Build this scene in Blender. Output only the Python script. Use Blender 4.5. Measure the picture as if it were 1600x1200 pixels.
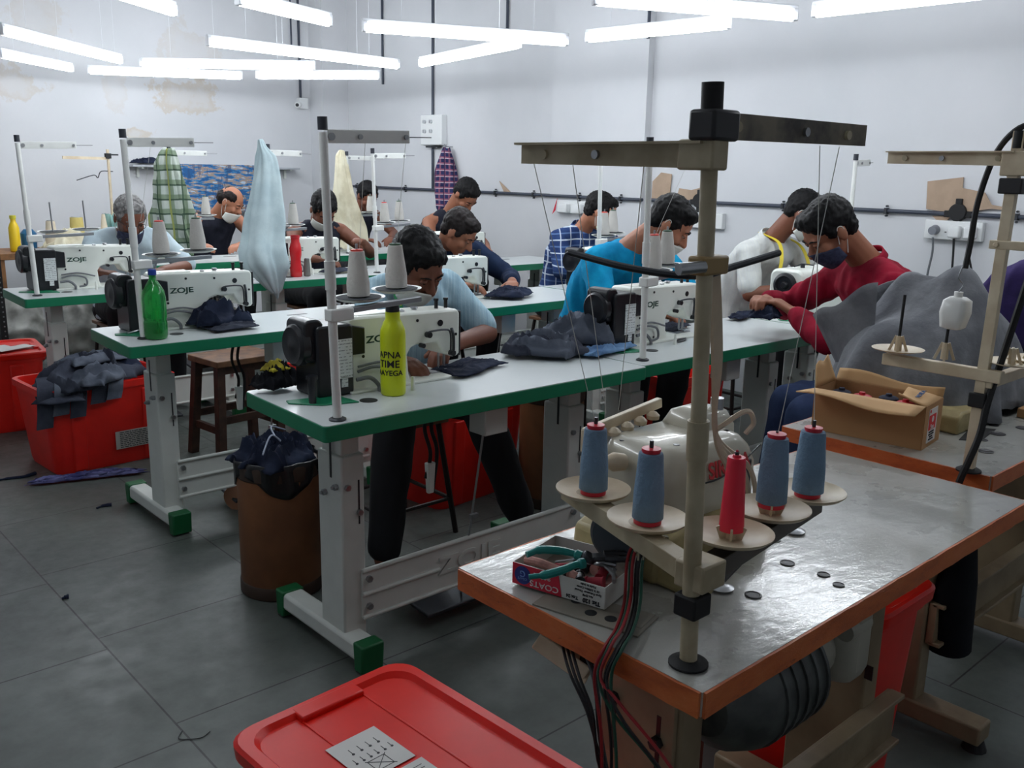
import bpy, bmesh, math, random
from mathutils import Vector, Matrix, noise
V = Vector
PI = math.pi
for _o in list(bpy.data.objects):
    bpy.data.objects.remove(_o)
S = bpy.context.scene
COL = S.collection
random.seed(7)

# ------------------------------------------------------------ camera, world, exposure
CAM_H = 1.38
cam_d = bpy.data.cameras.new('camera')
cam_d.sensor_width = 36.0
cam_d.lens = 36.0 * 1436.0 / 1600.0
cam_d.clip_start = 0.05
cam = bpy.data.objects.new('camera', cam_d)
COL.objects.link(cam)
_r = V((0.74124249, -0.67094694, 0.01974294)); _d = V((-0.13726713, -0.18030867, -0.97398487)); _f = V((0.65705198, 0.71924891, -0.2257514))
_u = -_d; _b = -_f
cam.matrix_world = Matrix(((_r.x, _u.x, _b.x, 0), (_r.y, _u.y, _b.y, 0), (_r.z, _u.z, _b.z, CAM_H), (0, 0, 0, 1)))
S.camera = cam
S.view_settings.view_transform = 'Standard'
S.view_settings.look = 'None'
S.view_settings.gamma = 1.0
S.view_settings.use_curve_mapping = False
S.view_settings.exposure = 0.0
TUBE_POWER = 42
w = bpy.data.worlds.new('world'); S.world = w; w.use_nodes = True
w.node_tree.nodes['Background'].inputs[0].default_value = (0.7, 0.8, 1.0, 1)
w.node_tree.nodes['Background'].inputs[1].default_value = 0.05

# ------------------------------------------------------------ materials
def lin(c):
    return tuple(((x / 255.0) / 12.92 if x <= 10 else (((x / 255.0) + 0.055) / 1.055) ** 2.4) for x in c) + (1.0,)
class NT:
    """tiny helper round a node tree"""
    def __init__(s, m):
        s.t = m.node_tree; s.n = s.t.nodes; s.l = s.t.links; s.b = s.n['Principled BSDF']
    def new(s, typ, **kw):
        q = s.n.new(typ)
        for k, v in kw.items():
            setattr(q, k, v)
        return q
    def link(s, a, b): s.l.new(a, b)
    def coord(s, kind='Object', scale=(1, 1, 1), rot=(0, 0, 0)):
        tc = s.new('ShaderNodeTexCoord'); mp = s.new('ShaderNodeMapping')
        mp.inputs['Scale'].default_value = scale; mp.inputs['Rotation'].default_value = rot
        s.link(tc.outputs[kind], mp.inputs[0]); return mp.outputs[0]
    def noise(s, vec, scale, detail=3, rough=.55, dist=0):
        q = s.new('ShaderNodeTexNoise'); q.inputs['Scale'].default_value = scale; q.inputs['Detail'].default_value = detail
        q.inputs['Roughness'].default_value = rough; q.inputs['Distortion'].default_value = dist
        s.link(vec, q.inputs['Vector']); return q.outputs['Fac']
    def ramp(s, fac, stops, interp='LINEAR'):
        q = s.new('ShaderNodeValToRGB'); q.color_ramp.interpolation = interp
        e = q.color_ramp.elements
        e[0].position, e[0].color = stops[0]; e[1].position, e[1].color = stops[-1]
        for p, c in stops[1:-1]:
            k = e.new(p); k.color = c
        s.link(fac, q.inputs[0]); return q.outputs[0]
    def mix(s, f, a, b, mode='MIX'):
        q = s.new('ShaderNodeMix', data_type='RGBA', blend_type=mode)
        for val, i in ((f, 0), (a, 6), (b, 7)):
            if isinstance(val, (int, float)): q.inputs[i].default_value = val
            elif isinstance(val, tuple): q.inputs[i].default_value = val
            else: s.link(val, q.inputs[i])
        return q.outputs[2]
    def math(s, op, a, b=0.0, clamp=False):
        q = s.new('ShaderNodeMath', operation=op, use_clamp=clamp)
        for val, i in ((a, 0), (b, 1)):
            if isinstance(val, (int, float)): q.inputs[i].default_value = val
            else: s.link(val, q.inputs[i])
        return q.outputs[0]
    def bump(s, h, strength=.3, dist=.01):
        q = s.new('ShaderNodeBump'); q.inputs['Strength'].default_value = strength; q.inputs['Distance'].default_value = dist
        s.link(h, q.inputs['Height']); s.link(q.outputs[0], s.b.inputs['Normal'])
MATS = {}
def mat(name, c, rough=.5, metal=0, var=.12, vs=14, bump=0, bs=60, spec=.5, c2=None, trans=0, alpha=1, coat=0, sheen=0, emit=0):
    if name in MATS: return MATS[name]
    m = bpy.data.materials.new(name); m.use_nodes = True; t = NT(m); b = t.b
    col = lin(c)
    vec = t.coord('Object')
    if var > 0 or c2:
        f = t.noise(vec, vs, 4)
        dark = lin(c2) if c2 else tuple(x * (1 - var) for x in col[:3]) + (1,)
        t.link(t.ramp(f, [(.38, dark), (.62, col)]), b.inputs['Base Color'])
    else:
        b.inputs['Base Color'].default_value = col
    b.inputs['Roughness'].default_value = rough; b.inputs['Metallic'].default_value = metal
    b.inputs['Specular IOR Level'].default_value = spec
    b.inputs['Transmission Weight'].default_value = trans
    b.inputs['Alpha'].default_value = alpha
    b.inputs['Coat Weight'].default_value = coat
    b.inputs['Sheen Weight'].default_value = sheen
    if emit:
        b.inputs['Emission Color'].default_value = col; b.inputs['Emission Strength'].default_value = emit
    if bump: t.bump(t.noise(vec, bs, 5), bump, .004)
    MATS[name] = m; return m
def fabric(name, c, c2=None, stripes=None, bump=.25):
    """woven cloth; stripes = list of (axis index, frequency, width, colour)"""
    if name in MATS: return MATS[name]
    m = bpy.data.materials.new(name); m.use_nodes = True; t = NT(m); b = t.b
    vec = t.coord('Object'); f = t.noise(vec, 9, 4)
    col = lin(c); dark = lin(c2) if c2 else tuple(x * .8 for x in col[:3]) + (1,)
    out = t.ramp(f, [(.4, dark), (.6, col)])
    if stripes:
        sep = t.new('ShaderNodeSeparateXYZ'); nz = t.new('ShaderNodeTexNoise'); nz.inputs['Scale'].default_value = 3
        t.link(vec, nz.inputs['Vector'])
        wv = t.new('ShaderNodeVectorMath', operation='MULTIPLY_ADD'); t.link(nz.outputs['Color'], wv.inputs[0]); wv.inputs[1].default_value = (.05, .05, .05)
        t.link(vec, wv.inputs[2]); t.link(wv.outputs[0], sep.inputs[0])
        for ax, fr, wd, cc in stripes:
            src = sep.outputs[ax]
            if ax == 0:
                src = t.math('SUBTRACT', sep.outputs[0], t.math('MULTIPLY', sep.outputs[1], .75))
            k = t.math('FRACT', t.math('MULTIPLY', src, fr))
            k = t.math('LESS_THAN', k, wd)
            k = t.math('MULTIPLY', k, .8)
            out = t.mix(k, out, lin(cc))
    t.link(out, b.inputs['Base Color']); b.inputs['Roughness'].default_value = .92; b.inputs['Specular IOR Level'].default_value = .2
    t.bump(t.noise(vec, 90, 3), bump, .003)
    MATS[name] = m; return m

M_WHITE = mat('enamel_white', (228, 232, 226), .35, var=.03)
M_ZWHITE = mat('machine_white', (232, 236, 228), .3, var=.02)
M_BLACK = mat('plastic_black', (22, 24, 30), .35, var=.1)
M_RUB = mat('rubber_black', (20, 20, 22), .7, var=.1)
M_GREEN = mat('edge_green', (10, 122, 84), .45, var=.05)
M_GREEN2 = mat('cap_green', (6, 92, 48), .5, var=.05)
M_STEEL = mat('steel', (170, 172, 175), .3, .9, var=.08)
M_DSTEEL = mat('steel_dark', (70, 72, 76), .4, .8, var=.2)
M_LAM = mat('laminate_white', (206, 212, 214), .28, var=.02, coat=.2)
M_BEIGE = mat('paint_beige_worn', (190, 178, 150), .5, var=.0, c2=(160, 146, 118), vs=10, bump=.1)
M_IVORY = mat('plastic_ivory', (222, 208, 180), .4, c2=(196, 176, 146), vs=9)
M_RED = mat('plastic_red', (226, 34, 24), .38, var=.08)
M_REDLID = mat('plastic_red_lid', (222, 28, 14), .32, var=.06, spec=.35)
M_CONE = mat('thread_grey_white', (205, 202, 196), .9, var=.08, bump=.5, bs=120)
M_WOODRED = None
# ------------------------------------------------------------ geometry helper
def frame(d, up=V((0, 0, 1))):
    d = d.normalized()
    if abs(d.dot(up)) > .98: up = V((1, 0, 0))
    x = d.cross(up).normalized(); y = x.cross(d).normalized()
    return x, y
def catmull(pts, n=6):
    pts = [V(p) for p in pts]
    if len(pts) < 3: return pts
    P = [2 * pts[0] - pts[1]] + pts + [2 * pts[-1] - pts[-2]]; out = []
    for i in range(1, len(P) - 2):
        for k in range(n):
            t = k / n; a, b, c, d = P[i - 1], P[i], P[i + 1], P[i + 2]
            out.append(.5 * ((2 * b) + (c - a) * t + (2 * a - 5 * b + 4 * c - d) * t * t + (3 * b - a - 3 * c + d) * t ** 3))
    out.append(pts[-1]); return out
class B:
    def __init__(s): s.m = bmesh.new()
    def box(s, c, d, rot=None, taper=None):
        hx, hy, hz = d[0] / 2, d[1] / 2, d[2] / 2; vs = []
        for z in (-1, 1):
            k = taper if (taper and z < 0) else 1
            for x, y in ((-1, -1), (1, -1), (1, 1), (-1, 1)):
                p = V((x * hx * k, y * hy * k, z * hz))
                if rot is not None: p = rot @ p
                vs.append(s.m.verts.new(p + V(c)))
        for f in ((3, 2, 1, 0), (4, 5, 6, 7), (0, 1, 5, 4), (1, 2, 6, 5), (2, 3, 7, 6), (3, 0, 4, 7)):
            s.m.faces.new([vs[i] for i in f])
        return s
    def rings(s, rings, cap=True, loop=False):
        R = [[s.m.verts.new(p) for p in r] for r in rings]; n = len(R[0])
        prs = list(zip(R, R[1:])) + ([(R[-1], R[0])] if loop else [])
        for a, b in prs:
            for i in range(n):
                j = (i + 1) % n; s.m.faces.new((a[i], a[j], b[j], b[i]))
        if cap and not loop:
            s.m.faces.new(list(reversed(R[0]))); s.m.faces.new(R[-1])
        return s
    def cyl(s, p0, p1, r0, r1=None, seg=16):
        p0, p1 = V(p0), V(p1); r1 = r0 if r1 is None else r1; x, y = frame(p1 - p0)
        mk = lambda c, r: [c + (x * math.cos(a) + y * -math.sin(a)) * r for a in [2 * PI * i / seg for i in range(seg)]]
        return s.rings([mk(p0, max(r0, 1e-4)), mk(p1, max(r1, 1e-4))])
    def tube(s, pts, r, seg=8, smooth=True):
        pts = catmull(pts) if smooth else [V(p) for p in pts]; rings = []; px = None
        for i, p in enumerate(pts):
            d = (pts[min(i + 1, len(pts) - 1)] - pts[max(i - 1, 0)])
            if d.length < 1e-9: d = V((0, 0, 1))
            d.normalize()
            if px is None: px, _ = frame(d)
            px = (px - d * px.dot(d)); px.normalize(); y = d.cross(px)
            rr = r[min(i * len(r) // len(pts), len(r) - 1)] if isinstance(r, (list, tuple)) else r
            rings.append([p + (px * math.cos(a) + y * math.sin(a)) * rr for a in [2 * PI * k / seg for k in range(seg)]])
        return s.rings(rings)
    def lathe(s, prof, c=(0, 0, 0), seg=24, axis=(0, 0, 1)):
        ax = V(axis).normalized(); x, y = frame(ax, V((0, 0, 1)) if abs(ax.z) < .9 else V((1, 0, 0))); c = V(c)
        return s.rings([[c + ax * z + (x * math.cos(a) - y * math.sin(a)) * max(r, 1e-4) for a in [2 * PI * i / seg for i in range(seg)]] for r, z in prof])
    def ell(s, c, r, rot=None, seg=16, rg=10):
        rr = []
        for j in range(rg + 1):
            t = PI * j / rg; z = -math.cos(t); q = max(math.sin(t), .02); ring = []
            for i in range(seg):
                a = 2 * PI * i / seg; p = V((q * math.cos(a) * r[0], q * math.sin(a) * r[1], z * r[2]))
                if rot is not None: p = rot @ p
                ring.append(V(c) + p)
            rr.append(ring)
        return s.rings(rr)
    def prism(s, poly, a0, a1, plane='xz'):
        f = {'xz': lambda p, a: V((p[0], a, p[1])), 'xy': lambda p, a: V((p[0], p[1], a)), 'yz': lambda p, a: V((a, p[0], p[1]))}[plane]
        v0 = [s.m.verts.new(f(p, a0)) for p in poly]; v1 = [s.m.verts.new(f(p, a1)) for p in poly]; n = len(poly)
        s.m.faces.new(v0); s.m.faces.new(list(reversed(v1)))
        for i in range(n):
            j = (i + 1) % n; s.m.faces.new((v0[j], v0[i], v1[i], v1[j]))
        return s
    def cap(s, p0, r0, p1, r1, seg=14):
        """tapered capsule"""
        p0, p1 = V(p0), V(p1); d = p1 - p0; L = d.length
        if L < 1e-6: return s.ell(p0, (r0,) * 3)
        d.normalize(); x, y = frame(d); rings = []
        def ring(c, r): rings.append([c + (x * math.cos(a) - y * math.sin(a)) * max(r, 2e-4) for a in [2 * PI * i / seg for i in range(seg)]])
        for t in (-88, -60, -30, 0): a = math.radians(t); ring(p0 + d * r0 * math.sin(a), r0 * math.cos(a))
        for t in (0, 30, 60, 88): a = math.radians(t); ring(p1 + d * r1 * math.sin(a), r1 * math.cos(a))
        return s.rings(rings)
    def loft(s, secs, seg=20, pw=2.3):
        """secs: (centre, half-width vector, half-depth vector)"""
        rings = []
        for c, a, b in secs:
            c, a, b = V(c), V(a), V(b); ring = []
            for i in range(seg):
                t = 2 * PI * i / seg; ct, st = math.cos(t), math.sin(t)
                ring.append(c + a * math.copysign(abs(ct) ** (2 / pw), ct) + b * math.copysign(abs(st) ** (2 / pw), st))
            rings.append(ring)
        return s.rings(rings)
    def sheet(s, fn, nu, nv):
        g = [[s.m.verts.new(fn(i / nu, j / nv)) for j in range(nv + 1)] for i in range(nu + 1)]
        for i in range(nu):
            for j in range(nv):
                s.m.faces.new((g[i][j], g[i + 1][j], g[i + 1][j + 1], g[i][j + 1]))
        return s
    def done(s, name, mt, parent=None, smooth=True, bevel=0, solid=0, sub=0, ang=35, loc=None):
        bmesh.ops.recalc_face_normals(s.m, faces=s.m.faces)
        me = bpy.data.meshes.new(name); s.m.to_mesh(me); s.m.free()
        return link(me, name, mt, parent, smooth, bevel, solid, sub, ang, loc)
def link(me, name, mt, parent=None, smooth=True, bevel=0, solid=0, sub=0, ang=35, loc=None):
    o = bpy.data.objects.new(name, me); COL.objects.link(o)
    if mt is not None: me.materials.clear(); me.materials.append(mt)
    if smooth:
        me.polygons.foreach_set('use_smooth', [True] * len(me.polygons))
        me.set_sharp_from_angle(angle=math.radians(ang))
    if parent is not None: o.parent = parent
    if loc is not None: o.location = loc
    if solid:
        q = o.modifiers.new('solid', 'SOLIDIFY'); q.thickness = solid; q.offset = 0
    if bevel:
        q = o.modifiers.new('bevel', 'BEVEL'); q.width = bevel; q.segments = 2; q.limit_method = 'ANGLE'; q.angle_limit = math.radians(40)
    if sub:
        q = o.modifiers.new('sub', 'SUBSURF'); q.levels = sub; q.render_levels = sub
    return o
def thing(name, label, cat, loc=(0, 0, 0), rz=0, group=None, rot=None):
    o = bpy.data.objects.new(name, None); COL.objects.link(o); o.empty_display_size = .1
    o.location = loc; o.rotation_euler = rot if rot else (0, 0, rz)
    return tag(o, label, cat, group)
def tag(o, label, cat, group=None):
    o['label'] = label; o['category'] = cat
    if group: o['group'] = group
    return o
def struct(o):
    o['kind'] = 'structure'; return o
def dup(src, loc=None, rz=None, label=None, group=None, parent=None, scale=None):
    c = src.copy(); COL.objects.link(c)
    if parent is not None: c.parent = parent
    if loc is not None: c.location = loc
    if rz is not None: c.rotation_euler = (0, 0, rz)
    if label: c['label'] = label
    if group: c['group'] = group
    if scale: c.scale = (scale,) * 3
    for ch in src.children: dup(ch, parent=c)
    return c
def text(body, size, mt, parent, loc, rot=(PI / 2, 0, 0), name='lettering', depth=.0006, align='CENTER', sx=1, bold=0):
    cu = bpy.data.curves.new(name, 'FONT'); cu.body = body; cu.size = size; cu.extrude = depth; cu.align_x = align; cu.align_y = 'CENTER'; cu.offset = bold
    t = bpy.data.objects.new(name, cu); COL.objects.link(t)
    dg = bpy.context.evaluated_depsgraph_get(); me = bpy.data.meshes.new_from_object(t.evaluated_get(dg))
    bpy.data.objects.remove(t); bpy.data.curves.remove(cu)
    o = link(me, name, mt, parent, smooth=False); o.location = loc
    o.rotation_euler = rot if not isinstance(rot, Matrix) else rot.to_euler(); o.scale = (sx, 1, 1)
    return o
def fuse(b, vox, it=2, disp=None):
    """overlapping closed shapes -> one continuous surface"""
    bmesh.ops.recalc_face_normals(b.m, faces=b.m.faces)
    me = bpy.data.meshes.new('tmp'); b.m.to_mesh(me); b.m.free()
    o = bpy.data.objects.new('tmp', me); COL.objects.link(o)
    q = o.modifiers.new('r', 'REMESH'); q.mode = 'VOXEL'; q.voxel_size = vox; q.adaptivity = 0
    dg = bpy.context.evaluated_depsgraph_get(); out = bpy.data.meshes.new_from_object(o.evaluated_get(dg))
    bpy.data.objects.remove(o); bpy.data.meshes.remove(me)
    bm = bmesh.new(); bm.from_mesh(out)
    for _ in range(it): bmesh.ops.smooth_vert(bm, verts=bm.verts, factor=.5, use_axis_x=True, use_axis_y=True, use_axis_z=True)
    bm.normal_update()
    if disp:
        mv = [(v, v.co + v.normal * disp(v.co, v.normal)) for v in bm.verts]
        for v, c in mv: v.co = c
    bm.to_mesh(out); bm.free()
    return out
def folds(amp, fr=14, k=(1, 1, .45)):
    def f(p, n):
        q = V((p.x * k[0], p.y * k[1], p.z * k[2])) * fr
        a = 1 - abs(noise.noise(q)) * 2.2
        return amp * (a * .8 + .5 * noise.noise(q * 2.3 + V((3, 1, 7))))
    return f

# ------------------------------------------------------------ room shell
WX, WY = 5.05, 8.2; X0, Y0, CZ = -1.6, -2.2, 3.05
def wall_mat(name, stains):
    m = bpy.data.materials.new(name); m.use_nodes = True; t = NT(m); b = t.b
    vec = t.coord('Object'); f = t.noise(vec, 1.2, 5)
    out = t.ramp(f, [(.35, lin((205, 207, 210))), (.65, lin((214, 215, 218)))])
    for (cx, cy, cz, rx, rz, st) in stains:
        tc = t.new('ShaderNodeVectorMath', operation='SUBTRACT'); t.link(vec, tc.inputs[0]); tc.inputs[1].default_value = (cx, cy, cz)
        sc = t.new('ShaderNodeVectorMath', operation='MULTIPLY'); t.link(tc.outputs[0], sc.inputs[0]); sc.inputs[1].default_value = (1 / rx, 1 / rx, 1 / rz)
        ln = t.new('ShaderNodeVectorMath', operation='LENGTH'); t.link(sc.outputs[0], ln.inputs[0])
        d = t.math('ADD', ln.outputs['Value'], t.math('MULTIPLY', t.math('SUBTRACT', t.noise(vec, 5, 6, .7), .5), 3.2))
        k = t.ramp(d, [(.0, (1, 1, 1, 1)), (.78, (1, 1, 1, 1)), (.84, (.25, .25, .25, 1)), (1, (0, 0, 0, 1))])
        ring = t.ramp(d, [(.3, (.4, .4, .4, 1)), (.8, (1, 1, 1, 1)), (1.0, (0, 0, 0, 1))])
        k2 = t.math('MULTIPLY', ring, st)
        out = t.mix(k2, out, lin((190, 166, 128)))
    t.link(out, b.inputs['Base Color']); b.inputs['Roughness'].default_value = .75
    t.bump(t.noise(vec, 9, 6), .12, .01)
    return m
M_WALLB = wall_mat('plaster_back_wall', [(3.53, WY, 1.96, .34, .15, .42), (3.09, WY, 1.63, .13, .05, .45), (2.15, WY, 1.98, .22, .14, .3), (2.36, WY, 2.47, .25, .2, .2), (2.93, WY, 1.97, .12, .2, .16), (3.61, WY, 2.35, .3, .22, .18)])
M_WALL = wall_mat('plaster_wall', [])
M_FLOOR = bpy.data.materials.new('floor_stone_tiles'); M_FLOOR.use_nodes = True
def _floor():
    t = NT(M_FLOOR); vec = t.coord('Object'); sep = t.new('ShaderNodeSeparateXYZ'); t.link(vec, sep.inputs[0])
    ts = .567
    def line(src, off, wdt):
        q = t.math('FRACT', t.math('DIVIDE', t.math('SUBTRACT', src, off), ts))
        q = t.math('ABSOLUTE', t.math('SUBTRACT', q, .5))
        return t.math('GREATER_THAN', q, .5 - wdt)
    # tile rows are shifted between strips
    st = t.math('FLOOR', t.math('DIVIDE', t.math('SUBTRACT', sep.outputs[0], .78 - 30 * ts), ts))
    odd = t.math('MODULO', st, 2.0)
    ysh = t.math('ADD', sep.outputs[1], t.math('MULTIPLY', odd, .08))
    g = t.math('MAXIMUM', line(sep.outputs[0], .78 - 30 * ts, .0045), line(ysh, 2.09 - 20 * ts, .0045))
    n = t.noise(vec, 2.2, 7, .65); n2 = t.noise(vec, 14, 5, .7)
    base = t.ramp(n, [(.3, lin((66, 72, 68))), (.55, lin((86, 93, 88))), (.75, lin((100, 106, 100)))])
    base = t.mix(t.math('MULTIPLY', n2, .35), base, lin((62, 64, 62)))
    out = t.mix(g, base, lin((30, 31, 30)))
    t.link(out, t.b.inputs['Base Color'])
    t.link(t.ramp(n2, [(.3, (.33, .33, .33, 1)), (.7, (.55, .55, .55, 1))]), t.b.inputs['Roughness'])
    t.bump(t.math('SUBTRACT', t.math('MULTIPLY', n2, .3), g), .25, .004)
_floor()
struct(B().box(((X0 + WX) / 2, (Y0 + WY) / 2, -.05), (WX - X0 + .4, WY - Y0 + .4, .1)).done('floor', M_FLOOR, smooth=False))
struct(B().box(((X0 + WX) / 2, (Y0 + WY) / 2, CZ + .05), (WX - X0 + .4, WY - Y0 + .4, .1)).done('ceiling', M_WALL, smooth=False))
struct(B().box(((X0 + WX) / 2, WY + .1, CZ / 2), (WX - X0 + .4, .2, CZ)).done('wall_back', M_WALLB, smooth=False))
struct(B().box((WX + .1, (Y0 + WY) / 2, CZ / 2), (.2, WY - Y0, CZ)).done('wall_right', M_WALL, smooth=False))
struct(B().box((X0 - .1, (Y0 + WY) / 2, CZ / 2), (.2, WY - Y0, CZ)).done('wall_left', M_WALL, smooth=False))
struct(B().box(((X0 + WX) / 2, Y0 - .1, CZ / 2), (WX - X0 + .4, .2, CZ)).done('wall_front', M_WALL, smooth=False))
# pilasters on the right wall: a shallow chimney-breast and the corner column
struct(B().box((WX - .03, 4.63, CZ / 2), (.06, .9, CZ)).done('trim_1', M_WALL, smooth=False))
struct(B().box((WX - .14, WY - .12, CZ / 2), (.28, .24, CZ)).done('trim_2', M_WALL, smooth=False))

# ------------------------------------------------------------ tube lights
M_TUBE = bpy.data.materials.new('tube_glow'); M_TUBE.use_nodes = True
_t = NT(M_TUBE); _t.b.inputs['Base Color'].default_value = (1, 1, 1, 1)
_t.b.inputs['Emission Color'].default_value = (.90, .95, 1.0, 1); _t.b.inputs['Emission Strength'].default_value = TUBE_POWER * .86
M_BATTEN = mat('batten_white', (225, 228, 232), .5, var=0)
ZT = 2.05
TUBES = [((1.13, 3.77), (1.83, 4.31), 'leftmost in the front row, running off the top left corner'), ((1.445, 5.65), (2.41, 6.6), 'second row back, cut by the left edge of the photo'),
         ((1.745, 6.89), (2.375, 7.49), 'farthest left, short stretch at the left edge'), ((2.50, 7.54), (3.46, 6.95), 'farthest row, left of its pair, above the damp stain'),
         ((2.57, 6.69), (3.455, 5.86), 'middle of the back, just above the farthest row'), ((3.50, 6.81), (4.09, 6.0), 'farthest row, right of its pair, near the corner'),
         ((2.38, 5.2), (3.77, 5.31), 'middle row, long sloping one left of centre'), ((1.88, 3.80), (2.46, 4.02), 'cut by the top edge, left of centre'),
         ((2.65, 4.04), (3.66, 3.62), 'centre, sloping down to the right'), ((3.79, 5.10), (3.55, 3.88), 'crossing behind the centre one'),
         ((3.62, 3.45), (3.70, 2.63), 'right of centre, rising to the right'), ((2.85, 2.69), (3.71, 2.30), 'brightest, at the top edge right of centre'),
         ((3.67, 2.2), (3.71, 1.1), 'top right, leaving the frame upward')]
for (a, b, where) in TUBES + [((2.6, .9), (3.6, .3), 'in front row above the worn orange edged tables'), ((.3, 1.9), (1.3, 2.6), 'nearest the camera, above the red lidded bin')]:
    a3, b3 = V((a[0], a[1], ZT)), V((b[0], b[1], ZT)); c = (a3 + b3) / 2; d = (b3 - a3); L = d.length; rz = math.atan2(d.y, d.x)
    t = thing('tube_light', 'hanging tube light, ' + where, 'light', c, rz, 'fluorescent tube lights')
    B().cyl((-L / 2 + .02, 0, 0), (L / 2 - .02, 0, 0), .022, seg=14).done('tube', M_TUBE, t)
    B().box((0, 0, .034), (L, .022, .018)).done('batten', M_BATTEN, t, bevel=.003)
    for sx in (-1, 1):
        B().box((sx * (L / 2 - .012), 0, .005), (.024, .03, .05)).done('end_cap', M_BATTEN, t, bevel=.003)
    for sx in (-.32, .32):
        B().cyl((sx * L, 0, .05), (sx * L, 0, CZ - ZT), .0013, seg=6).done('suspension_wire', M_BATTEN, t)

# ------------------------------------------------------------ green edged sewing tables
TT = .76; TL = 1.206; TD = .495
M_TTOP = mat('table_white_laminate', (206, 212, 212), .3, var=.015, coat=.15)
M_LEGP = mat('leg_enamel', (206, 210, 204), .4, var=.05)
def leg_frame(root, x, s):
    """one H-leg: column, telescopic inner, foot, two caps"""
    lg = B().box((x, .25, .33), (.075, .125, .56)).done('leg', M_LEGP, root, bevel=.006)
    B().box((x, .25, .66), (.058, .10, .12)).done('inner_column', M_LEGP, lg, bevel=.004)
    for (yy, zz) in ((-.04, .52), (.02, .49)): B().cyl((x + s * .036, .25 + yy, zz), (x + s * .05, .25 + yy, zz), .009, seg=6).cyl((x + s * .05, .25 + yy, zz), (x + s * .056, .25 + yy, zz), .005, seg=8).done('bolt', M_STEEL, lg)
    for q, zz in ((-.02, .52), (.018, .44)): B().cyl((x + q, .189, zz), (x + q, .177, zz), .009, seg=6).done('bolt', M_STEEL, lg)
    B().box((x + .018, .1865, .47), (.004, .002, .13)).done('slot', M_BLACK, lg, smooth=False); B().box((x - .0385, .24, .60), (.002, .008, .12)).done('slot', M_BLACK, lg, smooth=False)
    B().box((x - .015, .325, .058), (.068, .43, .055)).done('foot', M_LEGP, lg, bevel=.01)
    for yy in (.10, .545):
                B().prism([(yy - .02 * 1, .005), (yy + .02, .005), (yy + .022 + .004, .09), (yy - .022 - .004, .09)] if True else [], x - .052, x + .022, 'yz').done('foot_cap', M_GREEN2, lg, bevel=.006)
def make_table():
    t = thing('sewing_table', 'x', 'table')
    bm = B(); r = .03; poly = []
    for cx, cy, a0 in ((TL - .012, TD - r, 0), (r, TD - r, 90), (.012, r, 180), (TL - .012, .012, 270)):
        rr = r if cx == r or True else .012
        for k in range(5):
            a = math.radians(a0 + k * 22.5); rad = .012
            poly.append((min(max(cx, rad), TL - rad) + rad * math.cos(a), min(max(cy, rad), TD - rad) + rad * math.sin(a)))
    bm.prism(poly, -.043, -.0015, 'xy').done('edge_band', M_GREEN, t, bevel=.002)
    B().prism([(x * .997 + TL * .0015, y * .994 + TD * .003) for x, y in poly], -.003, 0, 'xy').done('table_top', M_TTOP, t, smooth=False)
    leg_frame_z(t)
    # long beam between the legs
    bm = B().box((TL / 2 + .04, .186, -.76 + .19), (TL - .33, .012, .15))
    for z in (.262, .19, .118): bm.cyl((.205, .178, -.76 + z), (TL - .125 if z != .19 else TL * .40, .178, -.76 + z), .007, seg=8)
    be = bm.done('cross_beam', M_LEGP, t, bevel=.003)
    text('ZOJE', .075, M_LEGP, be, (TL * .5, .1788, -.76 + .195), sx=1.5, depth=.004, bold=.002, name='embossed_letters')
    for x in (.225, TL - .145):
        for z in (.235, .15): B().cyl((x, .182, -.76 + z), (x, .168, -.76 + z), .010, seg=6).done('bolt', M_STEEL, be)
    bm = B().box((.62, .12, -.095), (.09, .075, .10)).done('control_box', mat('box_grey', (196, 198, 192), .45, var=.04), t, bevel=.004)
    B().cyl((.665, .12, -.10), (.68, .12, -.10), .008, seg=10).done('knob', M_BLACK, bm)
    B().cyl((.60, .12, -.145), (.60, .22, -.70), .0035, seg=8).box((.60, .16, -.42), (.03, .012, .012)).done('treadle_rod', M_STEEL, t)
    pd = B().box((.60, .27, -.70), (.34, .2, .014), Matrix.Rotation(.12, 3, 'X'))
    pd.done('treadle', M_DSTEEL, t, bevel=.004)
    # bits let into the top
    B().prism([(.05, .30), (.19, .27), (.20, .17), (.10, .20), (.04, .27)], 0, .004, 'xy').done('parts_tray', M_GREEN, t, bevel=.002)
    B().lathe([(.025, .0003), (.025, .0015), (.0, .0018)], (.232, .175, 0), seg=20).done('cable_hole', M_DSTEEL, t)
    B().box((.83, .34, .0008), (.09, .018, .0012)).done('slot_plate', mat('plate_grey', (120, 122, 124), .4, .4), t, smooth=False)
    return t
def leg_frame_z(t):
    for x, s in ((.185, -1), (TL - .13, 1)):
        n0 = len(t.children)
        leg_frame(t, x, s)
    for ch in t.children:
        if ch.name.startswith('leg'): ch.location.z = -.76
TAB = make_table(); TAB['label'] = 'x'
ROWY = {1: 1.89, 2: 3.18, 3: 4.60, 4: 5.76}
XS = {1: [1.124, 2.33, 3.536], 2: [1.125, 2.331, 3.537], 3: [1.17, 2.376, 3.582], 4: [2.05, 3.256]}
TLAB = {(1, 0): 'green edged white table at the front, under the yellow green bottle', (1, 1): 'green edged white table where the man in turquoise works',
        (1, 2): 'green edged white table in front of the man with the tape measure', (2, 0): 'green edged white table holding the green soda bottle',
        (2, 1): 'green edged white table where the man in dark navy sews', (2, 2): 'green edged white table beside the man in the blue plaid shirt',
        (3, 0): 'green edged white table of the grey haired man, above the red bins', (3, 1): 'green edged white table holding the red bottle',
        (3, 2): 'green edged white table with bare end near the right wall', (4, 0): 'green edged white table of the balding man before the blue cloth', (4, 1): 'green edged white table in the back corner'}
first = True
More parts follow.
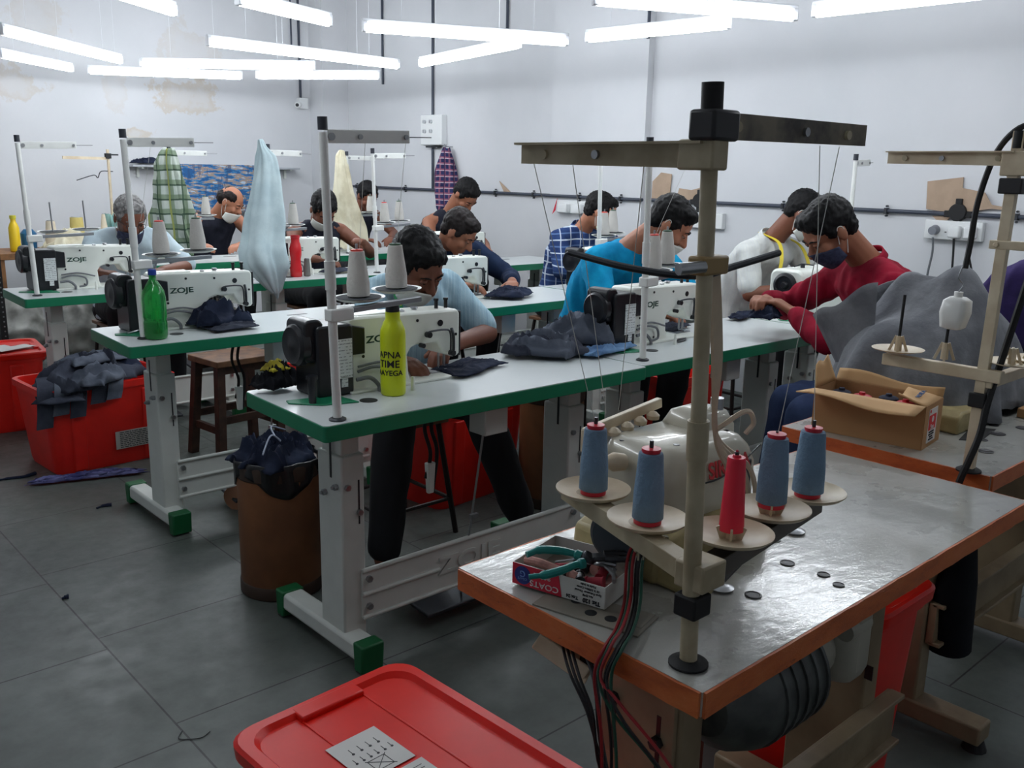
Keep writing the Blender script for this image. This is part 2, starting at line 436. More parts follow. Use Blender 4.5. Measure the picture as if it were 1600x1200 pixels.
for r in (1, 2, 3, 4):
    for i, x in enumerate(XS[r]):
        loc = (x, ROWY[r], TT)
        if first: TAB.location = loc; TAB['label'] = TLAB[(r, i)]; TAB['group'] = 'green edged sewing tables'; first = False
        else: dup(TAB, loc, label=TLAB[(r, i)], group='green edged sewing tables')

# ------------------------------------------------------------ white lockstitch machines
M_STICK = bpy.data.materials.new('warning_sticker'); M_STICK.use_nodes = True
def _st():
    t = NT(M_STICK); vec = t.coord('Object'); sep = t.new('ShaderNodeSeparateXYZ'); t.link(vec, sep.inputs[0])
    k = t.math('LESS_THAN', t.math('FRACT', t.math('MULTIPLY', sep.outputs[2], 110)), .3)
    n = t.math('GREATER_THAN', t.noise(vec, 130, 2), .5)
    t.link(t.mix(t.math('MULTIPLY', t.math('MULTIPLY', k, n), .7), lin((226, 230, 230)), lin((70, 74, 80))), t.b.inputs['Base Color'])
_st()
M_LOGO = mat('logo_green_black', (24, 66, 52), .4, var=0)
def rrect(x0, z0, x1, z1, r, n=4):
    p = []
    for cx, cz, a0 in ((x1 - r, z0 + r, -90), (x1 - r, z1 - r, 0), (x0 + r, z1 - r, 90), (x0 + r, z0 + r, 180)):
        for k in range(n + 1):
            a = math.radians(a0 + 90 * k / n); p.append((cx + r * math.cos(a), cz + r * math.sin(a)))
    return p
def make_machine():
    """x along the arm from the handwheel, y away from the camera side, z up from the table"""
    t = thing('sewing_machine', 'x', 'sewing machine')
    sil = [(.235, .0), (.455, .0), (.445, .03), (.44, .085), (.452, .105), (.475, .112), (.55, .112), (.57, .075), (.612, .06), (.628, .06), (.636, .07), (.636, .196), (.626, .207), (.25, .214), (.235, .208)]
    B().prism(sil, .28, .385).done('machine_body', M_ZWHITE, t, bevel=.008)
    B().box((.43, .33, .004), (.40, .15, .008)).done('bed_plate', M_ZWHITE, t, bevel=.002)
    B().box((.60, .34, .0095), (.09, .05, .003)).done('needle_plate', M_STEEL, t, smooth=False)
    # black motor housing
    mb = B().prism(rrect(.13, .0, .245, .20, .012), .265, .39).prism(rrect(.10, .10, .16, .218, .02), .28, .38).done('motor_housing', M_BLACK, t, bevel=.006)
    B().prism([(.235, .11), (.285, .11), (.285, .185), (.235, .195)], .268, .3).done('housing_flange', M_BLACK, mb, bevel=.003)
    B().box((.21, .262, .105), (.055, .003, .11)).box((.212, .262, .04), (.02, .003, .03)).done('sticker', M_STICK, mb, smooth=False)
    hw = B().lathe([(.0, 0), (.052, 0), (.058, .008), (.058, .03), (.05, .038), (.03, .034), (.012, .04), (.0, .04)], (.125, .33, .145), seg=28, axis=(-1, 0, 0)).done('handwheel', M_BLACK, t)
    text('ZOJE', .028, M_LOGO, t, (.342, .2794, .145), sx=1.5, bold=.0006, name='brand_letters')
    text('=Q  M', .016, M_BLACK, t, (.34, .2794, .195), sx=1.1, name='model_marks') if False else None
    for x, z in ((.36, .19), (.285, .10), (.37, .02), (.56, .17), (.62, .13), (.475, .185)): B().cyl((x, .278, z), (x, .283, z), .0045 if x != .56 else .01, seg=12).done('screw', M_BLACK, t)
    # face plate, needle bar, presser foot, levers
    B().box((.640, .333, .13), (.01, .095, .14)).done('face_plate', M_BLACK, t, bevel=.003)
    B().cyl((.60, .34, .07), (.60, .34, .022), .004, seg=8).cyl((.622, .34, .07), (.622, .34, .015), .0045, seg=8).box((.618, .335, .013), (.02, .035, .006)).cyl((.60, .34, .03), (.60, .34, .010), .0015, seg=6).done('needle_bar', M_STEEL, t)
    B().tube([(.50, .27, .135), (.505, .262, .15), (.56, .26, .152), (.585, .262, .14), (.592, .268, .08)], .003).tube([(.60, .275, .15), (.597, .262, .13), (.598, .262, .085)], .005).done('presser_lever', M_DSTEEL, t)
    for x, z, r_ in ((.51, .14, .009), (.487, .11, .007), (.6, .075, .009)): B().cyl((x, .282, z), (x, .263, z), r_, seg=14).done('tension_knob', M_BLACK, t)
    B().box((.33, .333, .214), (.12, .07, .004)).done('top_cover', M_ZWHITE, t, bevel=.002)
    for x in (.575, .612): B().cyl((x, .32, .205), (x, .32, .232), .006, seg=10).cyl((x, .32, .232), (x, .32, .238), .008, seg=10).done('spool_pin', M_BLACK, t)
    B().lathe([(.008, 0), (.008, .005), (.012, .007), (.01, .012)], (.50, .33, .207), seg=14).lathe([(.008, 0), (.009, .008), (.0, .012)], (.44, .31, .207), seg=14).done('oil_cap', M_STEEL, t)
    B().tube([(.26, .27, .06), (.31, .262, .07), (.37, .266, .055), (.375, .262, .02), (.34, .262, .012)], .0045).tube([(.25, .262, .04), (.29, .255, .042), (.315, .25, .02), (.316, .245, .002)], .006).tube([(.26, .268, .075), (.34, .268, .08), (.42, .268, .06)], .0035).done('cables', mat('cable_grey', (110, 114, 118), .5), t)
    B().cyl((.40, .2, .0), (.40, .2, .04), .007, .0045, seg=12).done('bobbin_winder', M_ZWHITE, t)
    return t
MACH = make_machine()
MLAB = {(1, 0): ('white sewing machine behind the yellow green bottle', 0), (1, 1): ('white sewing machine used by the man in turquoise', 0), (2, 0): ('white sewing machine beside the green soda bottle, dark cloth under it', -.03),
        (2, 1): ('white sewing machine used by the man in the dark navy shirt', .03), (2, 2): ('sewing machine showing only its black housing, beside patterned green bottle', 0), (3, 0): ('white sewing machine used by the grey haired man', -.02),
        (3, 1): ('white sewing machine behind the red bottle', .0), (3, 2): ('white sewing machine just below the dark haired head at the plaid cloth', -.04), (4, 0): ('white sewing machine used by the balding man with lowered mask', -.06), (4, 1): ('white sewing machine in the far back corner', -.05)}
first = True
for (r, i), (lb, dx) in MLAB.items():
    loc = (XS[r][i] + dx, ROWY[r] + (.0, 0, 0.015, 0, 0.05)[r], TT)
    if first: MACH.location = loc; MACH['label'] = lb; MACH['group'] = 'white lockstitch machines'; first = False; rt = MACH
    else: rt = dup(MACH, loc, label=lb, group='white lockstitch machines')
# rounded machine at the third place of the front row
t = thing('sewing_machine', 'rounded white machine with black handwheel, by the man in dark red', 'sewing machine', (XS[1][2] + .03, ROWY[1], TT))
B().prism(rrect(.235, .10, .41, .225, .03), 0, 0.0001) .m.free()
b_ = B(); b_.prism([(p[0], p[1]) for p in rrect(.25, .0, .42, .215, .035)], .12, .62, 'yz'); b_.done('machine_body', M_ZWHITE, t, bevel=.012)
B().lathe([(.0, 0), (.05, 0), (.055, .006), (.055, .02), (.042, .026), (.036, .016), (.02, .016), (.012, .028), (.0, .028)], (.125, .335, .145), seg=32, axis=(-1, 0, 0)).done('handwheel', M_BLACK, t)
B().box((.118, .335, .02), (.006, .035, .022)).done('green_label', M_GREEN, t)
B().cyl((.122, .28, .06), (.116, .28, .06), .006, seg=10).cyl((.122, .39, .06), (.116, .39, .06), .006, seg=10).done('screws', mat('brass', (120, 100, 60), .4, .6), t)
B().cyl((.25, .335, .21), (.25, .335, .235), .01, seg=12).tube([(.18, .335, .225), (.25, .335, .232), (.34, .335, .222)], .003).done('bobbin_winder', M_DSTEEL, t)
B().cyl((.55, .3, .0), (.55, .3, .03), .006).cyl((.60, .34, .07), (.60, .34, .0), .004, seg=8).done('needle_bar', M_STEEL, t)

# ------------------------------------------------------------ thread stands and cones
M_POLE = mat('stand_white', (232, 234, 230), .4, var=.06)
M_CAPK = mat('stand_cap', (48, 52, 62), .5)
def cone_shape(h=.115, r0=.029, r1=.019, tip=mat('cone_tip_green', (60, 90, 70), .6)):
    return h, r0, r1
def add_cone(parent_label, loc, group, body=M_CONE, tip=None, h=.115, r0=.029, r1=.019, name='thread_cone'):
    t = thing(name, parent_label, 'thread cone', loc, 0, group)
    B().lathe([(r0 * .7, 0), (r0, .003), (r0 * 1.02, h * .3), ((r0 + r1) / 2, h * .65), (r1, h), (r1 * .6, h + .001), (r1 * .5, h + .002)], seg=28).done('thread', body, t, ang=60)
    B().lathe([(r1 * .85, h - .001), (r1 * .8, h + .005), (.004, h + .006)], seg=20).done('core_tip', tip or M_STEEL, t)
    return t
def make_stand():
    t = thing('thread_stand', 'x', 'thread stand')
    B().lathe([(.022, 0), (.022, .004), (.014, .008)], seg=20).done('base_flange', M_DSTEEL, t)
    B().cyl((0, 0, 0), (0, 0, .36), .0115).cyl((0, 0, .33), (0, 0, .70), .0105).cyl((0, 0, .33), (0, 0, .40), .0135).done('pole', M_POLE, t)
    B().cyl((0, 0, .705), (0, 0, .735), .012).done('pole_cap', M_CAPK, t)
    b = B().box((.02, 0, .268), (.065, .036, .032)).done('clamp', M_POLE, t, bevel=.004)
    B().box((.16, .01, .275), (.25, .018, .014), Matrix.Rotation(.12, 3, 'Z')).done('tray_arm', mat('galvanised', (150, 154, 158), .4, .5), t, bevel=.002)
    for (x, y) in ((.11, .05), (.27, .11)):
        p = B().lathe([(.0, 0), (.045, .002), (.066, .010), (.068, .012), (.045, .006), (.0, .006)], (x, y, .284), seg=32).done('spool_plate', M_POLE, t)
        B().lathe([(.0, .007), (.05, .009), (.058, .0115), (.05, .012), (0, .011)], (x, y, .284), seg=28).done('felt_pad', mat('felt_dark', (52, 56, 60), .95), p)
        B().cyl((x, y, .29), (x, y, .43), .0035, seg=8).done('spindle', M_STEEL, t)
    B().box((.13, 0, .69), (.235, .003, .03)).box((.13, .008, .705), (.235, .018, .0025)).done('guide_arm', M_POLE, t, bevel=.001)
    for x, r_ in ((.02, .009), (.10, .006), (.235, .006)): B().cyl((x, -.001, .69), (x, -.007, .69), r_).done('thread_eyelet', M_STEEL, t)
    B().cyl((.32, .005, .69), (.245, .0, .69), .0012, seg=5).done('guide_wire', M_DSTEEL, t)
    return t
STAND = make_stand()
SP = [(1, 0, .06, .055, 0, 'white thread stand at the front left table corner, pole passing the warning sticker'), (1, 1, .07, .08, .05, 'white thread stand behind the worn beige stand, near turquoise shirt'),
      (2, 0, .10, .15, -.05, 'white thread stand in front of the green soda bottle'), (3, 0, .08, .11, -.1, 'white thread stand farthest left in the room'),
      (2, 2, .05, .09, .1, 'thin white thread stand just left of the turquoise man'), (3, 2, -.42, .1, .05, 'white thread stand with a peach paper hanging from it'),
      (1, 2, .86, .43, .2, 'white thread stand standing behind the dark red shirt near the wall')]
tips = [mat('cone_tip_red', (214, 60, 50), .5), mat('cone_tip_green', (50, 90, 62), .5)]
CL = {0: ('grey white thread cone above the yellow green bottle', 'grey white thread cone against the light blue shirt'), 1: ('grey white cone with red tip before turquoise man', 'grey white cone with green tip beside turquoise man'),
      2: ('grey white cone with red tip by the green bottle', 'fat grey white cone above the second row machine'), 3: None,
      4: ('grey white cone touching the yellow mask', 'grey white cone between the plaid and turquoise men'), 5: ('grey white cone with red tip near bare shoulder', 'grey white cone before the navy shirted man'), 6: ('grey white cone half hidden behind dark red shirt collar', 'grey white cone right of the dark red collar')}
LEAN = {0: (-.02, 0), 1: (-.02, -.01)}
for k, (r, i, dx, dy, lean, lb) in enumerate(SP):
    loc = (XS[r][i] + dx, ROWY[r] + dy, TT)
    if k == 0: STAND.location = loc; STAND['label'] = lb; STAND['group'] = 'white thread stands'; s_ = STAND
    else: s_ = dup(STAND, loc, lean, label=lb, group='white thread stands')
    s_.rotation_euler[1] = -.03
    if CL.get(k):
        for q, (x, y) in enumerate(((.11, .05), (.27, .11))):
            M_ = Matrix.Translation(loc) @ s_.rotation_euler.to_matrix().to_4x4()
            c_ = add_cone(CL[k][q], (M_ @ V((x, y, .2965))), 'grey white thread cones', tip=tips[q])
            c_.rotation_euler = (0, -.03, 0)

# ------------------------------------------------------------ worn orange edged overlock tables
M_OTOP = bpy.data.materials.new('worn_grey_laminate'); M_OTOP.use_nodes = True
def _ot():
    t = NT(M_OTOP); vec = t.coord('Object'); n = t.noise(vec, 5, 8, .7); n2 = t.noise(vec, 60, 4, .7)
    c = t.ramp(n, [(.3, lin((156, 156, 148))), (.6, lin((180, 180, 174))), (.8, lin((190, 190, 184)))])
    sp = t.ramp(n2, [(.25, (1, 1, 1, 1)), (.33, (0, 0, 0, 1))])
    t.link(t.mix(t.math('MULTIPLY', sp, .4), c, lin((96, 88, 76))), t.b.inputs['Base Color'])
    t.link(t.ramp(t.noise(vec, 8, 5), [(.3, (.22, .22, .22, 1)), (.7, (.4, .4, .4, 1))]), t.b.inputs['Roughness'])
    t.b.inputs['Coat Weight'].default_value = .9; t.b.inputs['Coat Roughness'].default_value = .05
    t.bump(t.math('ADD', t.noise(t.coord('Object', (1, 2.2, 1)), 20, 6, .6), t.math('MULTIPLY', n2, .2)), .24, .004); t.l.new([q for q in t.n if q.type == 'BUMP'][0].outputs[0], t.b.inputs['Coat Normal'])
_ot()
M_OEDGE = bpy.data.materials.new('chipped_orange_edge'); M_OEDGE.use_nodes = True
def _oe():
    t = NT(M_OEDGE); vec = t.coord('Object', (1, 1, 3)); n = t.noise(vec, 7, 7, .7); n2 = t.noise(vec, 26, 6, .75, .6)
    c = t.ramp(n, [(.3, lin((158, 74, 36))), (.5, lin((196, 100, 48))), (.7, lin((206, 118, 62)))])
    c = t.mix(t.math('MULTIPLY', t.ramp(n2, [(.3, (1, 1, 1, 1)), (.38, (0, 0, 0, 1))]), .8), c, lin((60, 36, 24)))
    c = t.mix(t.math('MULTIPLY', t.ramp(n2, [(.64, (0, 0, 0, 1)), (.72, (1, 1, 1, 1))]), .5), c, lin((214, 160, 110)))
    t.link(c, t.b.inputs['Base Color']); t.b.inputs['Roughness'].default_value = .45; t.bump(n2, .35, .004)
_oe()
M_OLDP = mat('beige_frame', (150, 132, 104), .5, var=0, c2=(124, 106, 82), vs=6, bump=.15)
def old_table(label, x0, y0, L, D, holes, cutout):
    t = thing('worn_sewing_table', label, 'table', (x0, y0, TT), 0, 'worn orange edged tables')
    bm = B()
    n = 40
    def strip(p0, p1, nx, ny):
        # slightly ragged edging
        p0, p1 = V(p0), V(p1); rings = []
        for i in range(n + 1):
            p = p0.lerp(p1, i / n); a = .0012 * noise.noise(p * 30); b = .0016 * noise.noise(p * 60 + V((5, 5, 5)))
            o = V((nx, ny, 0))
            rings.append([p + o * (.006 + a) + V((0, 0, -.001 + b)), p + o * (.006 + a * 1.5) + V((0, 0, -.036)), p - o * .004 + V((0, 0, -.036)), p - o * .004 + V((0, 0, -.001))])
        bm.rings(rings)
    e = .004
    strip((e, e, 0), (L - e, e, 0), 0, -1); strip((L - e, e, 0), (L - e, D - e, 0), 1, 0); strip((L - e, D - e, 0), (e, D - e, 0), 0, 1); strip((e, D - e, 0), (e, e, 0), -1, 0)
    bm.done('wooden_edging', M_OEDGE, t)
    B().box((L / 2, D / 2, -.0175), (L - .004, D - .004, .034)).done('table_top', M_OTOP, t, smooth=False)
    for (hx, hy, r) in holes:
        B().lathe([(r, .0002), (r, .0012), (r * .8, .0016), (r * .72, .0008), (0, .0006)], (hx - x0, hy - y0, 0), seg=22).done('hole_plug', mat('hole_dark', (44, 42, 46), .4, var=.2), t)
    if cutout:
        B().prism([(x - x0, y - y0) for x, y in cutout], .0002, .001, 'xy').done('machine_opening', mat('opening_dark', (16, 14, 14), .7), t, smooth=False)
    # legs: pressed steel columns with a bolted telescopic panel
    for s, lx in ((0, .20), (1, L - .27)):
        l = B().box((lx, D * .48, -.38), (.06, .16, .68)).done('leg', M_OLDP, t, bevel=.006)
        if not s:
            B().box((lx - .034, D * .48 - .0, -.17), (.008, .15, .27)).done('panel', M_OLDP, l, bevel=.003)
            for dy in (-.045, .045):
                B().cyl((lx - .036, D * .48 + dy, -.20 - (.035 if dy < 0 else 0)), (lx - .05, D * .48 + dy, -.20 - (.035 if dy < 0 else 0)), .011, seg=6).done('bolt', M_DSTEEL, l)
                B().box((lx - .0385, D * .48 + dy, -.24), (.001, .008, .10)).done('slot', M_BLACK, l, smooth=False)
        else:
            B().box((lx - .0305, D * .30, -.10), (.002, .016, .035)).done('slot', M_BLACK, l, smooth=False); B().box((lx - .0305, D * .3, -.33), (.002, .016, .03)).done('slot', M_BLACK, l, smooth=False)
        B().box((lx, D * .5, -TT + .05), (.07, D * 1.0, .05)).done('foot', M_OLDP, l, bevel=.006)
        for yy in (.02, D - .02):
            B().cyl((lx, yy, -TT), (lx, yy, -TT + .026), .03, .02, seg=12).done('rubber_foot', M_RUB, l)
    b = B().box((L / 2, D * .3, -.47), (L - .36, .02, .11)).box((L / 2, D * .3 - .012, -.418), (L - .36, .03, .01)).box((L / 2, D * .3 - .012, -.522), (L - .36, .03, .01)).done('cross_beam', M_OLDP, t, bevel=.002)
    return t
OT1 = old_table('worn white table with chipped orange edge under the blue thread cones', .862, .585, 1.073, .48,
    [(1.29, .731, .012), (1.295, .669, .010), (1.279, .634, .009), (1.144, .70, .013), (1.36, .80, .011)],
    [(1.10, .80), (1.216, .825), (1.225, .775), (1.141, .752)])
OT2 = old_table('worn white table with orange edge carrying the cardboard box', 2.037, .693, 1.12, .512,
    [(2.487, .86, .013), (2.408, .822, .02), (2.318, .822, .012), (2.224, .779, .018), (2.52, .80, .018)],
    [(2.27, .86), (2.42, .89), (2.45, .84), (2.30, .82)])
for (x, y) in ((1.084, 1.011), (1.42, .797), (1.125, .744)):
    tag(B().lathe([(.0, 0), (.018, 0), (.019, .003), (.012, .006), (.0, .0065)], (x, y, TT + .0005), seg=20).done('metal_disc', M_STEEL), 'small shiny round steel cap set on the worn table ' + {1.084: 'behind the pliers', 1.42: 'behind the cone plates', 1.125: 'beside the machine base'}[x], 'cap', 'steel caps on the worn table')
# recessed parts tray in the left corner
t = thing('drawer_plate', 'grey plate with three finger holes let into the worn table, under the carton', 'plate', (.925, .80, TT), math.radians(-75))
B().box((-.02, 0, .001), (.17, .07, .003)).box((.045, .012, .0026), (.03, .05, .0012)).done('plate', mat('plate_worn', (142, 136, 124), .5), t, bevel=.001)
for x in (-.055, -.02, .012): B().lathe([(.009, .0025), (.009, .0032), (0, .0034)], (x, -.012 if x > -.03 else .01, 0), seg=16).done('finger_hole', M_DSTEEL, t)
# under-table motor
t = thing('clutch_motor', 'dark finned sewing motor with pale round cover slung beneath the worn table', 'motor', (1.27, .755, .56))
m_motor = mat('motor_dark', (88, 92, 90), .45, .1, c2=(60, 62, 60)); m_mcov = mat('motor_cover', (170, 166, 152), .5)
B().lathe([(.0, -.16), (.05, -.16), (.085, -.13), (.10, -.09), (.10, .05), (.09, .07), (.0, .07)], (0, 0, 0), seg=32, axis=(1, 0, 0)).done('housing', m_motor, t)
bm = B()
for k in range(5): bm.lathe([(.09, k * .03 - .075), (.104, k * .03 - .073), (.104, k * .03 - .066), (.09, k * .03 - .064)], (0, 0, 0), seg=32, axis=(1, 0, 0))
bm.done('cooling_fins', m_motor, t)
B().lathe([(.0, .07), (.055, .07), (.06, .10), (.06, .15), (.0, .15)], (0, 0, 0), seg=24, axis=(1, 0, 0)).done('neck', m_mcov, t)
B().box((.20, -.01, .02), (.10, .15, .17)).done('belt_cover', m_mcov, t, bevel=.03)
B().cyl((.15, -.07, .05), (.22, -.07, .05), .018).done('knob', m_mcov, t)
B().box((-.02, 0, .14), (.12, .06, .065)).done('hanger', M_DSTEEL, t, bevel=.004)
B().box((.02, .03, -.11), (.2, .03, .012), Matrix.Rotation(.3, 3, 'Y')).done('lever', M_OLDP, t, bevel=.003)
t = thing('treadle_pad', 'reddish brown worn pad standing behind the dark motor', 'pad', (1.42, .97, 0))
B().box((0, 0, .40), (.18, .03, .26)).box((0, 0, .14), (.03, .02, .28)).box((0, 0, .01), (.2, .14, .02)).done('pad', mat('pad_brown', (128, 66, 54), .7), t, bevel=.006)
t = thing('knee_lifter_bracket', 'worn beige bracket jutting out below the orange table edge', 'bracket', (.93, .885, .655), math.radians(-60))
B().box((0, 0, 0), (.09, .05, .012), Matrix.Rotation(.5, 3, 'Y')).box((0, -.025, .012), (.09, .005, .03), Matrix.Rotation(.5, 3, 'Y')).box((0, .025, .012), (.09, .005, .03), Matrix.Rotation(.5, 3, 'Y')).done('channel', M_IVORY, t, bevel=.002)
B().cyl((.035, 0, .0), (.05, 0, .067), .012).done('pin', M_RUB, t)

# ------------------------------------------------------------ overlock machine
M_OV = mat('overlock_cream', (206, 202, 186), .28, c2=(192, 186, 166), vs=4, coat=.3)
t = thing('overlock_machine', 'cream overlock machine with red letters standing on the worn table', 'sewing machine', (1.22, .925, TT))
def rbox(b, secs, seg=28):
    b.loft([((cx, cy, z), (hx, 0, 0), (0, hy, 0)) for (cx, cy, z, hx, hy) in secs], seg, 7)
    return b
rbox(B(), [(.015, -.005, .062, .128, .078), (.015, -.005, .10, .130, .08), (.015, -.005, .135, .128, .08), (.012, .0, .165, .118, .078), (.01, .003, .183, .104, .07), (.01, .004, .19, .088, .06)]).done('machine_body', M_OV, t, bevel=0, ang=50)
rbox(B(), [(.095, .02, .15, .055, .05), (.095, .02, .19, .052, .048), (.095, .02, .213, .042, .036), (.095, .02, .22, .025, .02)], 20).done('rear_hump', M_OV, t, ang=50)
B().tube([(-.115, -.04, .135), (-.02, -.087, .13), (.06, -.088, .14), (.15, -.075, .16)], .0016, 5).done('panel_seam', M_BLACK, t)
text('SIRUBA', .038, mat('letter_red', (204, 40, 46), .4, var=0), t, (.045, -.086, .145), (math.radians(80), 0, 0), sx=.95, bold=.001, name='brand_letters')
b_ = B(); b_.prism([(-.17, 0), (.15, 0), (.15, .07), (-.10, .075), (-.165, .05)], -.11, .07).prism([(-.165, 0), (-.115, 0), (-.12, .05), (-.15, .065)], -.185, -.1)
b_.done('base_casting', mat('casting_yellowed', (186, 170, 122), .5, c2=(160, 144, 100)), t, bevel=.008)
B().box((.10, -.08, .10), (.03, .01, .09)).done('belt_opening', M_BLACK, t, bevel=.004)
B().lathe([(.0, 0), (.038, 0), (.042, .006), (.042, .022), (.034, .028), (.0, .026)], (-.185, -.05, .075), seg=28, axis=(-1, -.2, 0)).done('handwheel', mat('wheel_bluegrey', (62, 70, 78), .4), t)
B().box((-.03, .088, .205), (.20, .012, .018), Matrix.Rotation(-.12, 3, 'Y')).box((-.125, .088, .18), (.012, .012, .04)).done('thread_rail', M_IVORY, t, bevel=.002)
for k in range(4):
    B().lathe([(.0, 0), (.011, .001), (.012, .008), (.006, .014), (0, .016)], (-.075 + k * .034, .068, .184 + k * .004), seg=14).done('tension_dial', M_IVORY, t)
B().lathe([(.0, 0), (.014, .0), (.016, .02), (.008, .035), (0, .036)], (-.115, .01, .16), seg=18, axis=(-1, .3, .15)).done('side_knob', M_IVORY, t)
for x, y, z in ((-.05, -.045, .189), (.09, -.045, .188), (-.085, .04, .184)): B().cyl((x, y, z - .004), (x, y, z + .002), .0055, seg=14).done('screw', M_BLACK, t)
B().cyl((.12, .0, .21), (.12, .0, .235), .012).box((.165, .01, .185), (.05, .006, .006)).done('oil_sight', M_STEEL, t)

# ------------------------------------------------------------ beige stand with blue cones
M_CBL = mat('thread_blue_grey', (118, 146, 172), .85, var=.1, vs=30, bump=.6, bs=150)
M_CRED = mat('cone_core_red', (206, 36, 58), .4, var=.05)
def old_stand(label, base, lean, joint, arms_z, tray_dir, plates, H=.72, bare=False, square=False):
    t = thing('beige_thread_stand', label, 'thread stand', base)
    top = V((lean[0], lean[1], H)); at = lambda z: top * (z / H)
    if square:
        B().box(at(.22), (.016, .02, .44), None).m.free()
        B().rings([[at(z) + V((sx * .009, sy * .011, 0)) for sx, sy in ((-1, -1), (1, -1), (1, 1), (-1, 1))] for z in (0, .30, .301, H)]).done('pole', M_IVORY, t, bevel=.001)
    else:
        B().cyl(at(0), at(joint), .0115).cyl(at(joint - .05), at(joint + .0), .0135).cyl(at(joint), at(H - .03), .0098).done('pole', M_BEIGE, t)
    B().lathe([(.026, 0), (.026, .003), (.018, .008), (.013, .008)], (0, 0, .0), seg=24).done('base_flange', M_RUB, t)
    B().cyl(at(H - .035), at(H), .0125).done('pole_cap', M_RUB, t)
    return t, at
OS, oat = old_stand('tall beige worn thread stand in the foreground holding blue cones', (.906, .641, TT), (-.029, .0, .72), .33, None, None, None)
# guide arms
def channel(o, d, L, name, par, m, holes=True, w0=.03, drop=.018):
    """pressed channel arm leaving the pole at o along d"""
    d = V(d).normalized(); s = V((-d.y, d.x, 0)); up = V((0, 0, 1)); b = B()
    P = lambda u, v, w_: V(o) + d * u + s * v + up * w_
    rings = []
    for u in (0, L):
        k = 1 if u == 0 else .8
        rings.append([P(u, -.002, -w0 / 2 * k), P(u, .002, -w0 / 2 * k), P(u, .002, w0 / 2 - .003), P(u, .016, w0 / 2 - .003), P(u, .016, w0 / 2), P(u, -.002, w0 / 2)])
    b.rings(rings); a = b.done(name, m, par)
    for u in (.12, .55, .85):
        B().cyl(P(L * u, -.006, 0), P(L * u, .006, 0), .006 if u != .55 else .0055, seg=14).done('thread_eyelet', M_STEEL if u == .55 else M_BEIGE, a)
    return a
p = oat(.642)
b = B().box(p + V((0, .01, 0)), (.03, .05, .034)).done('arm_clamp', M_BEIGE, OS, bevel=.003)
channel(p + V((-.004, .0, 0)), (-.02, 1, 0), .30, 'guide_arm', OS, M_BEIGE)
p = oat(.674)
B().box(p + V((.006, 0, 0)), (.05, .036, .034)).done('arm_clamp', mat('clamp_black', (34, 34, 38), .5), OS, bevel=.004)
channel(p + V((.0, -.004, 0)), (1, -.02, 0), .33, 'guide_arm', OS, mat('arm_worn_dark', (128, 118, 100), .5, c2=(60, 54, 50), vs=18))
p = oat(.518)
B().box(p + V((.006, 0, 0)), (.05, .024, .022)).done('middle_clamp', mat('brass_worn', (160, 132, 84), .5), OS, bevel=.003)
B().cyl(p + V((-.016, -.01, 0)), p + V((-.05, .0, -.002)), .007).done('bolt_tube', M_STEEL, OS)
B().tube([p + V((-.02, .20, .0)), p + V((-.012, .1, -.012)), p + V((.01, .02, -.015)), p + V((.08, .012, -.006)), p + V((.17, .01, .006))], .0045).done('thread_bar', M_DSTEEL, OS)
# lower tray bars and plates
p = oat(.125)
B().box(V((.012, .0, .125)), (.05, .045, .036)).done('tray_clamp', M_BEIGE, OS, bevel=.003)
B().box((0, 0, .085), (.036, .034, .03)).done('stop_collar', M_RUB, OS, bevel=.003)
def bar(o, d, L, m, par):
    d = V(d).normalized(); ang = math.atan2(d.y, d.x); c = V(o) + d * (L / 2)
    return B().box(c, (L, .028, .003), Matrix.Rotation(ang, 3, 'Z')).box(c + V((0, 0, -.013)) + V((-d.y, d.x, 0)) * .0125, (L, .003, .026), Matrix.Rotation(ang, 3, 'Z')).box(c + V((0, 0, -.013)) - V((-d.y, d.x, 0)) * .0125, (L, .003, .026), Matrix.Rotation(ang, 3, 'Z')).done('tray_bar', m, par, bevel=.001)
bar((.01, .015, .135), (.085, .27, 0), .33, M_BEIGE, OS)
bar((.015, .005, .130), (.35, .045, 0), .37, mat('bar_dark', (60, 52, 44), .5), OS)
def plate(par, x, y, z, r=.058, holder=True):
    q = B().lathe([(.0, 0), (r * .45, 0), (r * .9, .006), (r, .011), (r, .013), (r * .88, .009), (r * .42, .003), (.0, .003)], (x, y, z), seg=40).done('cone_plate', M_IVORY, par, ang=60)
    if holder:
        b = B().cyl((x, y, z), (x, y, z + .022), .008, .006)
        for k in range(5):
            a = k * 2 * PI / 5; b.box((x + .011 * math.cos(a), y + .011 * math.sin(a), z + .011), (.014, .003, .024), Matrix.Rotation(a, 3, 'Z') @ Matrix.Rotation(.35, 3, 'Y'))
        b.done('cone_holder', M_IVORY, q)
    return q
bx, by, bz = OS.location
CN = [((1.005, .909), 'blue grey thread cone on the leftmost plate of the beige stand'), ((.975, .776), 'blue grey thread cone nearest the camera, second from the left'),
      ((1.013, .662), 'bright red bare thread cone beside the beige pole'), ((1.138, .680), 'blue grey thread cone just right of the red cone'), ((1.258, .690), 'wide blue grey thread cone on the rightmost plate')]
